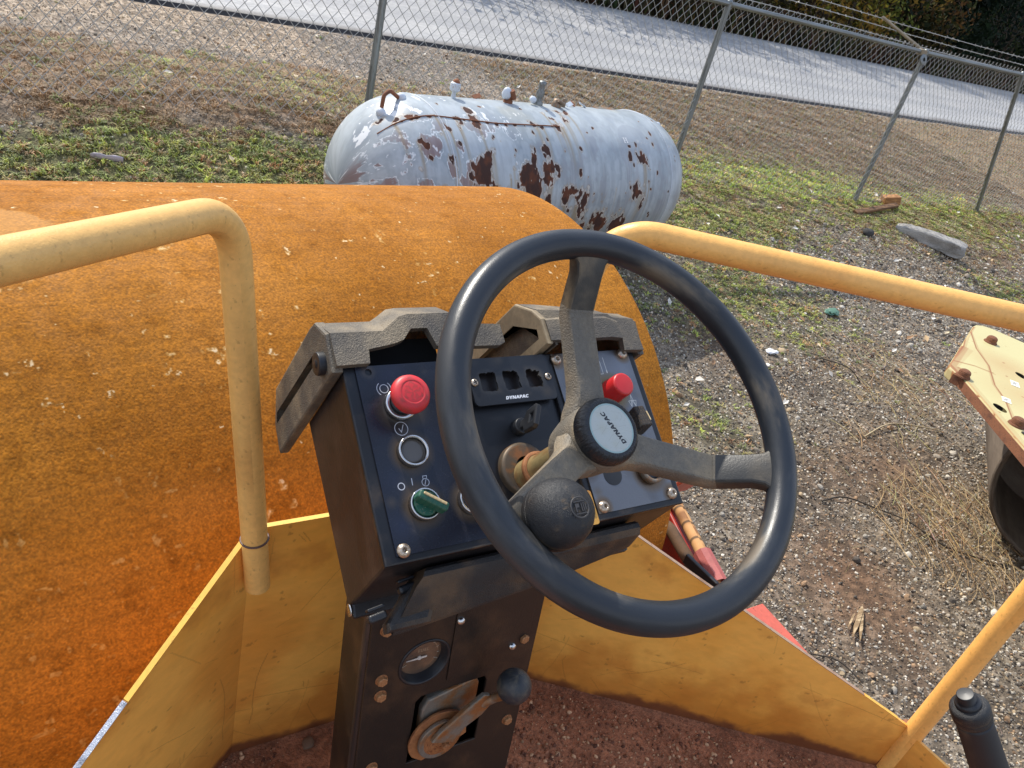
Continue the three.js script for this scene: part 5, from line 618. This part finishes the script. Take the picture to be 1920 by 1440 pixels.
// ------------------------------------------------------------------ ground litter one can point at
const onG = (x, z, up = 0) => V3(x, ground(x, z) + up, z);
const mWood = std({ map: rep(tex(256, 256, (i, u, v) => { const s = at5(N2, u * 0.15, v * 2), a = at5(N1, u, v); return mul3(mix3([196, 172, 136], [140, 116, 86], ss(0.35, 0.65, s)), 0.9 + 0.2 * a); }), 6, 6), roughness: 0.85 });
const mWoodBrown = std({ map: rep(tex(256, 256, (i, u, v) => mul3(mix3([140, 104, 70], [92, 66, 44], ss(0.35, 0.65, at5(N2, u * 0.15, v * 2))), 0.9 + 0.2 * at5(N1, u, v))), 5, 5), roughness: 0.85 });
const mStone = std({ map: rep(dusty([164, 160, 154], [116, 112, 106], 0.4, 0.7, 0.3), 1, 1), roughness: 0.95, bumpMap: rep(grainBump, 3, 3), bumpScale: 0.01 });
{
  const yawTo = (a, b) => Math.atan2(-(b[1] - a[1]), b[0] - a[0]);
  { const a = [7.62, -4.93], b = [8.72, -5.13], m = [(a[0] + b[0]) / 2, (a[1] + b[1]) / 2]; solo('timber_stake', boxUV(new RoundedBoxGeometry(1.0, 0.035, 0.06, 2, 0.006).rotateX(0.3).rotateZ(0.06).rotateY(yawTo(a, b))), mWoodBrown, onG(m[0], m[1], 0.045), 'brown timber stake lying on the grass by the fence post', 'timber'); }
  solo('timber_block', boxUV(new RoundedBoxGeometry(0.19, 0.10, 0.13, 2, 0.012).rotateZ(0.28).rotateY(-0.5)), std({ map: rep(tex(256, 256, (i, u, v) => mix3([178, 130, 82], [138, 96, 58], ss(0.35, 0.65, at5(N2, u * 0.2, v * 2)))), 4, 4), roughness: 0.85 }), onG(8.66, -5.22, 0.06), 'orange brown sawn block against the end of the timber stake', 'timber');
  solo('concrete_lump', boxUV(crease(lump(0.105, 21, 4, 0.36, [3.2, 0.75, 0.95], 0.55).rotateY(yawTo([8.25, -4.62], [8.55, -4.1])), 0.9)), mStone, onG(8.38, -4.36, 0.06), 'long grey lump of broken concrete on the yard edge', 'concrete');
  solo('stone', lump(0.055, 31, 2, 0.4, [1.2, 0.8, 1]), std({ color: new THREE.Color(0.05, 0.048, 0.045), roughness: 0.95 }), onG(7.45, -4.55, 0.025), 'small dark stone left of the concrete lump', 'stone');
  // splintered plank piece in front of the right rail
  { const o = thing('wood_splinter', onG(2.86, -0.97, 0.012), 'pale split piece of wood lying on the bare brown dirt', 'wood'); const r = rngOf(3); for (const [x, z, l, w, a] of [[0, 0, 0.23, 0.018, 0.0], [0.004, 0.018, 0.20, 0.014, 0.14], [-0.03, -0.012, 0.12, 0.008, -0.06]]) { const s = new THREE.Shape(); s.moveTo(-l / 2, 0); s.lineTo(-l * 0.2, w * 0.5); s.lineTo(l * 0.35, w * 0.55); s.lineTo(l / 2, w * 0.2); s.lineTo(l * 0.42, -w * 0.4); s.lineTo(-l * 0.1, -w * 0.5); part(o, 'sliver', boxUV(extr(s, 0.008, 0.001).rotateX(-Math.PI / 2).rotateY(a + Math.PI * 0.15).translate(x, 0.004 + r() * 0.006, z)), mWood); } }
  solo('wood_chip', boxUV(new RoundedBoxGeometry(0.10, 0.008, 0.026, 1, 0.002).rotateZ(0.08).rotateY(0.1)), mWood, onG(2.42, -0.93, 0.014), 'grey weathered wood chip near the yellow sheet', 'wood');
  solo('pebble', lump(0.017, 71, 2, 0.2, [1.5, 0.7, 1]), std({ color: new THREE.Color(0.27, 0.11, 0.05), roughness: 0.8 }), onG(2.655, -0.56, 0.01), 'rust brown pebble above the lever', 'stone');
  solo('plastic_scrap', boxUV(crease(lump(0.05, 41, 3, 0.95, [1.3, 0.4, 0.9]), 1)), std({ color: new THREE.Color(0.09, 0.19, 0.13), roughness: 0.5 }), onG(5.40, -3.28, 0.02), 'crumpled green plastic scrap on the gravel', 'litter');
  solo('paper_scrap', boxUV(crease(lump(0.032, 43, 3, 0.95, [1.4, 0.4, 0.8]), 1)), std({ color: new THREE.Color(0.72, 0.72, 0.72), roughness: 0.8 }), onG(4.32, -2.88, 0.015), 'crumpled white paper scrap beside the wheel rim', 'litter');
  solo('bottle_scrap', scaleUV(lathe([[0, -0.085], [0.016, -0.085], [0.02, -0.04], [0.012, 0], [0.019, 0.03], [0.016, 0.06], [0.008, 0.075], [0, 0.08]], 9).scale(1, 1, 0.6).rotateZ(1.52).rotateY(-0.15), 1, 1), std({ map: rep(dusty([170, 160, 166], [120, 112, 110], 0.4, 0.7, 0.2), 1, 1), roughness: 0.5 }), onG(0.45, -4.67, 0.02), 'flattened pale plastic bottle in the grass at left', 'litter');
  const stick = (pts, r, m, label, name = 'dry_stick') => { const c = pts.map(([x, z, u]) => onG(x, z, (u ?? 0.008) + r)), o = c[0].clone(); return solo(name, new THREE.TubeGeometry(new THREE.CatmullRomCurve3(c.map((p) => p.sub(o))), 24, r, 6), m, o, label, 'stick'); };
  const mTwig = std({ color: new THREE.Color(0.045, 0.036, 0.028), roughness: 0.9 }), mTwigPale = std({ color: new THREE.Color(0.42, 0.33, 0.2), roughness: 0.9 });
  stick([[3.40, -1.62], [3.55, -1.60, 0.02], [3.68, -1.5], [3.78, -1.35, 0.02], [3.86, -1.18], [3.98, -1.05, 0.01], [4.1, -0.96]], 0.0045, mTwig, 'long dark stick bending across the straw patch');
  stick([[2.42, -1.18], [2.44, -1.10, 0.02], [2.45, -1.04]], 0.004, mTwigPale, 'thin pale twig by the lower rim of the wheel');
  stick([[2.63, -0.75], [2.60, -0.86, 0.02], [2.52, -0.93]], 0.003, mTwig, 'short dark twig beside the wood chip');
  stick([[4.72, -2.78], [4.82, -2.6, 0.05], [4.86, -2.5]], 0.004, mTwig, 'dark twig left of the cream deck plate');
  stick([[4.25, -2.0], [4.6, -2.05, 0.03], [5.0, -1.95]], 0.005, mTwigPale, 'thin straw stalk across the gravel under the deck plate');
}
// ------------------------------------------------------------------ gravel, grass, leaves: too many to count
const inst = (name, geo, m, list) => { const im = new THREE.InstancedMesh(geo, m, list.length), M = new THREE.Matrix4(), q = new THREE.Quaternion(), e = new THREE.Euler(), c = new THREE.Color(); list.forEach((t, i) => { e.set(t.r[0], t.r[1], t.r[2], 'YXZ'); q.setFromEuler(e); M.compose(t.p, q, t.s); im.setMatrixAt(i, M); c.setRGB(...t.c); im.setColorAt(i, c); }); im.name = numbered(name); im.castShadow = im.receiveShadow = true; im.userData.kind = 'stuff'; scene.add(im); return im; };
const lin = (c) => { const k = new THREE.Color(`rgb(${c.map((q) => Math.round(q)).join(',')})`); return [k.r, k.g, k.b]; };
const white = std({ color: 0xffffff, roughness: 0.9 });
{
  const r = rngOf(1001), lists = [[], [], []], cols = [[176, 168, 154], [156, 144, 128], [204, 194, 176], [132, 122, 110], [112, 100, 88], [186, 164, 132], [164, 134, 104], [214, 206, 192], [92, 84, 76]].map(lin);
  for (let i = 0; i < 460000; i++) {
    // denser near the roller, thinner with distance
    const t = Math.pow(r(), 0.62), d = lerp(1.7, 12.5, Math.pow(t, 1.35)), a = R(lerp(-4, 100, r())), x = Math.sin(a) * d, z = -Math.cos(a) * d; if (z < roadNear(x) + 0.1 || z > 0.7 || x < -0.3 || (x < 1.7 && z > -0.7)) continue;
    const k = cover(x, z), keep = clamp(1.05 - k.green * 0.97 - k.dead * 0.95 - k.mud * 0.8 - k.straw * 0.35 - (z < -5.6 ? 0.1 : 0)); if (r() > keep) continue;
    const s = (0.0022 + 0.0048 * Math.pow(r(), 2.4) + (r() < 0.01 ? 0.012 * r() : 0)) * (0.75 + (z < -5 ? 0.0 : 0.085) * d), c0 = cols[Math.min(8, Math.floor(r() * 9))], b = 0.45 + 0.68 * r();
    lists[i % 3].push({ p: onG(x, z, s * 0.3), r: [r() * 6, r() * 6, r() * 6], s: V3(s * (0.8 + 0.7 * r()), s * (0.55 + 0.5 * r()), s * (0.8 + 0.5 * r())), c: c0.map((q) => q * b) });
  }
  lists.forEach((l, i) => inst('gravel', (() => { const g = lump(1, 90 + i * 7, 1, 0.45).toNonIndexed(); g.computeVertexNormals(); return g; })(), white, l));
}
const blade = (n, seed, h, w, spread, flat = 0) => { const r = rngOf(seed), P = [], N = []; for (let i = 0; i < n; i++) { const a = r() * 6.283, o = r() * spread, x = Math.cos(a) * o, z = Math.sin(a) * o, b = r() * 6.283, l = h * (0.55 + 0.6 * r()), le = l * (0.35 + 0.6 * r() + flat), ww = w * (0.6 + 0.7 * r()), px = -Math.sin(b) * ww, pz = Math.cos(b) * ww, mx = x + Math.cos(b) * le * 0.35, mz = z + Math.sin(b) * le * 0.35, my = l * (0.62 - flat * 0.4), tx = x + Math.cos(b) * le, tz = z + Math.sin(b) * le, ty = l * (0.92 - flat * 0.7); const A1 = [x - px, 0, z - pz], B1 = [x + px, 0, z + pz], C1 = [mx - px * 0.8, my, mz - pz * 0.8], D1 = [mx + px * 0.8, my, mz + pz * 0.8], T = [tx, ty, tz]; P.push(...A1, ...B1, ...D1, ...A1, ...D1, ...C1, ...C1, ...D1, ...T); } const g = new THREE.BufferGeometry(); g.setAttribute('position', new THREE.Float32BufferAttribute(P, 3)); g.setAttribute('uv', new THREE.Float32BufferAttribute(new Float32Array(P.length / 3 * 2), 2)); g.computeVertexNormals(); return g; };
{
  const leafM = phys({ color: 0xffffff, roughness: 0.75, transmission: 0.25, thickness: 0 }), r = rngOf(2002), G = [[], [], []], Dd = [[], []], W = [];
  const gc = [[142, 160, 76], [124, 144, 68], [166, 172, 90], [114, 128, 74], [160, 156, 98], [176, 192, 88]].map(lin), dc = [[186, 150, 104], [164, 124, 80], [148, 124, 92], [202, 176, 130], [136, 108, 78], [164, 146, 112]].map(lin), gr = [[176, 162, 140], [150, 136, 116], [196, 180, 150]].map(lin);
  for (let i = 0; i < 470000; i++) {
    const far = i >= 420000, x = far ? lerp(12.5, 26, r()) : lerp(-0.7, 13, Math.pow(r(), 0.85)), z = far ? lerp(-4, -13, r()) : lerp(-2.0, -9.6, Math.pow(r(), 0.8)); if (z < roadNear(x) + 0.12) continue; const k = cover(x, z), d = Math.hypot(x, z), q = r();
    if (q < k.green * 0.42) { const s = (0.55 + 0.75 * r()) * (z > -4.2 ? 0.8 : 1); const c = (r() < 0.2 ? dc : gc)[Math.floor(r() * 6)], b = 0.75 + 0.6 * r(); G[i % 3].push({ p: onG(x, z, -0.002), r: [0, r() * 6.28, 0], s: V3(s, s * (0.6 + 0.5 * r()), s), c: c.map((v, j) => v * b * (x > 4 && z < -5.1 ? [1.35, 1.35, 0.95][j] : [1.22, 1.1, 1.05][j])) }); }
    else if (q < k.green * 0.42 + k.dead * 0.4) { const s = 0.7 + 0.9 * r(), c = (r() < 0.06 ? gc : (x > 4 && r() < 0.35 ? gr : dc))[Math.floor(r() * (3))], b = 0.6 + 0.5 * r(); Dd[i % 2].push({ p: onG(x, z, -0.002), r: [0, r() * 6.28, 0], s: V3(s, s * (0.5 + 0.6 * r()), s), c: c.map((v) => v * b) }); }
    else if (q > 0.9978 - 0.0 && k.green < 0.5) { const s = 0.5 + 0.7 * r(), c = r() < 0.5 ? gc[Math.floor(r() * 6)] : dc[Math.floor(r() * 6)]; G[i % 3].push({ p: onG(x, z), r: [0, r() * 6.28, 0], s: V3(s, s * 0.7, s), c: c.map((v) => v * 0.9) }); }
    else if (q > 0.995 && q < 0.9978) { const s = 0.6 + 1.1 * r(), c = [[220, 200, 164], [196, 166, 124], [232, 226, 214], [160, 122, 84]].map(lin)[Math.floor(r() * 4)]; W.push({ p: onG(x, z, 0.012), r: [(r() - 0.5) * 1.2, r() * 6.28, (r() - 0.5) * 1.2], s: V3(s, s, s), c }); }
  }
  G.forEach((l, i) => inst('grass', blade(11, 300 + i, 0.034, 0.0032, 0.034, 0.3), leafM, l)); Dd.forEach((l, i) => inst('dry_grass', blade(14, 320 + i, 0.036, 0.0017, 0.036, 0.4), leafM, l));
  const lf = new THREE.BufferGeometry(); lf.setAttribute('position', new THREE.Float32BufferAttribute([-0.024, 0, 0, 0, 0.006, -0.012, 0.026, 0.004, 0, -0.024, 0, 0, 0.026, 0.004, 0, 0.002, 0.008, 0.013], 3)); lf.setAttribute('uv', new THREE.Float32BufferAttribute(new Float32Array(12), 2)); lf.computeVertexNormals(); inst('leaf_litter', lf, leafM, W);
  // straw: long flattened stalks
  const S = []; for (let i = 0; i < 9000; i++) { const x = lerp(1.9, 6.8, r()), z = lerp(-0.4, -4.2, r()), k = cover(x, z); if (r() > 0.07 + k.straw * 0.95) continue; const big = k.straw > 0.25, s = (big ? 0.9 : 0.45) * (0.5 + r()), c = [[206, 176, 124], [178, 144, 96], [150, 120, 82], [220, 200, 160]].map(lin)[Math.floor(r() * 4)]; S.push({ p: onG(x, z, 0.006 + r() * (big ? 0.03 : 0.006)), r: [(r() - 0.5) * 0.25, 0.9 + (r() - 0.5) * (big ? 1.9 : 6.2), (r() - 0.5) * 0.16], s: V3(s, s, s), c: c.map((v) => v * (0.7 + 0.4 * r())) }); }
  const st = join([rod(V3(-0.09, 0, 0), V3(0, 0.006, 0.006), 0.0008, 0.0008, 4), rod(V3(0, 0.006, 0.006), V3(0.1, 0, -0.003), 0.0008, 0.0006, 4)]); inst('straw', st, white, S);
  // a drift of curled dead stalks in front of the other drum
  const C = []; for (let i = 0; i < 300; i++) { const a = r() * 6.28, o = Math.sqrt(r()), x = 4.10 + Math.cos(a) * o * 0.55, z = -1.2 + Math.sin(a) * o * 0.45, s = 0.7 + 1.1 * r(), c = [[190, 164, 122], [150, 122, 86], [104, 80, 56]].map(lin)[Math.floor(r() * 3)]; C.push({ p: onG(x, z, 0.01 + (1 - o) * 0.06 * r()), r: [(r() - 0.5) * 0.5, 0.75 + (r() - 0.5) * 1.3, (r() - 0.5) * 0.4], s: V3(s, s, s), c }); } inst('straw', st, white, C);
  // grit and pebbles on the platform floor
  const P = [], pc = [[164, 110, 80], [136, 90, 62], [196, 156, 120], [106, 66, 48]].map(lin); for (let i = 0; i < 16000; i++) { const x = lerp(0.2, 1.34, r()), z = lerp(-0.72, -0.05, r()); if (x > 0.72 && z < -0.72 + (x - 0.712) * 0.711 + 0.02) continue; if (x > 0.30 && x < 0.56 && z < -0.44) continue; const s = 0.0009 + 0.0032 * Math.pow(r(), 4), c = pc[Math.floor(r() * 4)], b = 0.6 + 0.5 * r(); P.push({ p: V3(x, EYE - 1.2015 + s * 0.2, z), r: [r() * 6, r() * 6, r() * 6], s: V3(s * 1.3, s * 0.8, s), c: c.map((v) => v * b) }); }
  for (const [x, z, s] of [[0.285, -0.66, 0.014], [0.31, -0.63, 0.007], [0.34, -0.70, 0.011], [0.262, -0.61, 0.006], [0.33, -0.655, 0.006]]) P.push({ p: V3(x, EYE - 1.2 + s * 0.2, z), r: [0.2, s * 400, 0.1], s: V3(s * 1.2, s * 0.55, s), c: lin([112, 90, 72]) });
  inst('grit', lump(1, 77, 1, 0.4), white, P);
}
// ------------------------------------------------------------------ trees and bushes across the road
{
  const bark = std({ map: rep(dusty([84, 70, 56], [52, 44, 36], 0.4, 0.7, 0.2), 2, 4), roughness: 0.95 });
  const leafy = (c) => phys({ vertexColors: true, color: c, roughness: 0.9, specularIntensity: 0.3, transmission: 0.3, thickness: 0 });
  const mL = leafy(0xffffff);
  const shrub = (name, label, cat, x, z, h, w, n, pal, size, trunkH, seed, low = 0.05) => {
    const r = rngOf(seed), y0 = bank(x, z), o = thing(name, V3(x, y0, z), label, cat, null), tr = [], ends = [];
    const tw = Math.max(0.03, h * 0.018); for (let k = 0; k < (trunkH > 0.6 ? 1 : 4); k++) { const a = r() * 6.28, t = V3(Math.cos(a) * w * 0.12, h * (0.3 + trunkH * 0.4), Math.sin(a) * w * 0.12); tr.push(rod(V3(t.x * 0.2, -0.1, t.z * 0.2), t, tw, tw * 0.6, 7)); for (let b = 0; b < 5; b++) { const q = r() * 6.28, e = V3(t.x + Math.cos(q) * w * 0.36 * r(), lerp(t.y, h * 0.95, 0.3 + 0.6 * r()), t.z + Math.sin(q) * w * 0.36 * r()); tr.push(rod(t.clone().multiplyScalar(0.6 + 0.4 * r()), e, tw * 0.45, tw * 0.15, 5)); ends.push(e); } }
    part(o, 'trunk', join(tr), bark);
    const P = [], C = [], cl = []; for (let k = 0; k < 26; k++) { const a = r() * 6.28, v = lerp(low, 0.97, Math.pow(r(), 0.8)), rad = w * 0.5 * Math.sqrt(Math.max(0.06, 1 - Math.pow(Math.abs(v - 0.42) / 0.62, 2))) * Math.sqrt(r()); cl.push([V3(Math.cos(a) * rad, v * h, Math.sin(a) * rad), (0.16 + 0.16 * r()) * w * 0.7, 0.5 + 0.7 * r(), pal[Math.floor(r() * pal.length)]]); }
    for (let i = 0; i < n; i++) { const [c, cr, br, col] = cl[Math.floor(r() * cl.length)], d = V3(r() - 0.5, r() - 0.5, r() - 0.5).normalize().multiplyScalar(cr * Math.pow(r(), 0.4)), p = c.clone().add(d); if (p.y < 0.02) p.y = 0.05 + r() * 0.1; const s = size * (0.5 + 0.9 * r()), u = V3(r() - 0.5, r() - 0.5, r() - 0.5).normalize(), v = V3(r() - 0.5, r() - 0.5, r() - 0.5).cross(u).normalize(); const A1 = p.clone().addScaledVector(u, -s), B1 = p.clone().addScaledVector(v, s * 0.45), C1 = p.clone().addScaledVector(u, s), D1 = p.clone().addScaledVector(v, -s * 0.45); P.push(...A1.toArray(), ...B1.toArray(), ...C1.toArray(), ...A1.toArray(), ...C1.toArray(), ...D1.toArray()); const k = br * (0.7 + 0.6 * r()); for (let q = 0; q < 6; q++) C.push(col[0] * k, col[1] * k, col[2] * k); }
    const g = new THREE.BufferGeometry(); g.setAttribute('position', new THREE.Float32BufferAttribute(P, 3)); g.setAttribute('color', new THREE.Float32BufferAttribute(C, 3)); g.setAttribute('uv', new THREE.Float32BufferAttribute(new Float32Array(P.length / 3 * 2), 2)); g.computeVertexNormals(); part(o, 'crown', g, mL); return o;
  };
  const dk = [[40, 52, 26], [30, 44, 24], [54, 62, 30]].map(lin), br = [[84, 66, 46], [64, 52, 38], [96, 82, 52], [56, 54, 32]].map(lin), ye = [[126, 116, 40], [104, 104, 38], [140, 110, 44], [86, 92, 36]].map(lin), ev = [[22, 38, 24], [16, 30, 20], [30, 46, 26]].map(lin), rd = [[104, 74, 40], [92, 78, 40], [84, 84, 42]].map(lin);
  const zb = (x, k) => roadFar(x) - k;
  const list = [['bush', 'brown leafless thicket at the left end of the far verge', 9.2, 1.3, 3.2, 3.6, 2600, br], ['bush', 'brown tangled thicket behind the second fence post', 12.2, 1.4, 3.4, 3.8, 2800, br], ['bush', 'dark green bush right of the second fence post', 14.6, 1.2, 3.2, 3.2, 2600, dk], ['bush', 'brown green scrub above the middle of the top rail', 17.6, 1.4, 3.6, 4.0, 2800, br], ['bush', 'yellow green bush behind the top rail', 20.6, 1.4, 4.2, 4.4, 3200, ye], ['bush', 'yellow autumn bush left of the barbed wire arm', 24.4, 1.6, 4.6, 4.6, 3200, ye], ['bush', 'russet leaved bush behind the barbed wire', 28.4, 1.8, 5.0, 4.6, 3000, rd], ['evergreen_tree', 'dark evergreen tree filling the top right corner', 33.4, 1.8, 8.0, 6.4, 4200, ev], ['bush', 'low dark bush under the evergreen beside the road', 38.6, 1.6, 4.6, 5.0, 2600, dk], ['evergreen_tree', 'second dark evergreen beyond the corner', 43.6, 2.4, 8.5, 7.0, 3600, ev], ['bush', 'olive bush at the far right bend of the road', 50, 2.2, 5.5, 7.0, 2600, dk], ['bush', 'brown scrub hidden left behind the road', 5.6, 1.4, 3.2, 4.0, 1800, br]];
  list.forEach(([nm, lb, x, k, h, w, n, pal], i) => shrub(nm, lb, nm === 'bush' ? 'bush' : 'tree', x, zb(x, k + w * 0.22), x < 26 ? Math.min(h, 2.5 + x * 0.02) : h * 0.8, w, n, pal, nm === 'bush' ? 0.085 : 0.13, nm === 'bush' ? 0.3 : 0.8, 800 + i * 13));
  const lb2 = ['pale', 'tall', 'broad', 'dark', 'slender', 'dense', 'leaning', 'wide'];
  for (let i = 0; i < 8; i++) { const x = 12 + i * 5.6; shrub('woodland_tree', `${lb2[i]} woodland tree deep behind the ${['brown thicket', 'dark green bush', 'brown green scrub', 'yellow green bush', 'yellow autumn bush', 'russet bush', 'dark evergreen', 'olive bush'][i]}`, 'tree', x, zb(x, 5.4 + (i % 3)), (x < 30 ? 3.8 : 6) + (i % 3) * 0.5, 7, 3600, i % 2 ? dk : ev, 0.17, 0.7, 1200 + i * 7, 0.02); }
  for (let i = 0; i < 7; i++) shrub('woodland_tree', `${['first', 'second', 'third', 'fourth', 'fifth', 'sixth', 'seventh'][i]} of the dim evergreens closing the back of the wood, from the left`, 'tree', 24 + i * 6.5, zb(24 + i * 6.5, 9.5), 7.5, 9, 3800, ev, 0.26, 0.5, 1500 + i * 11, 0.01);
  // undergrowth along the far verge
  const r = rngOf(4004), U = [], uc = [[96, 74, 48], [72, 60, 40], [66, 70, 34], [110, 92, 54], [48, 46, 28]].map(lin); for (let i = 0; i < 26000; i++) { const x = lerp(5, 56, r()), z = zb(x, 0.35 + Math.pow(r(), 1.4) * 7), s = 5 + 9 * r(), c = uc[Math.floor(r() * 5)]; U.push({ p: V3(x, bank(x, z) - 0.01, z), r: [0, r() * 6.28, 0], s: V3(s, s * (0.6 + 0.7 * r()), s), c: c.map((v) => v * (0.5 + 0.6 * r())) }); } inst('undergrowth', blade(10, 555, 0.05, 0.003, 0.035, 0.1), white, U);
}

renderer.render(scene, camera);
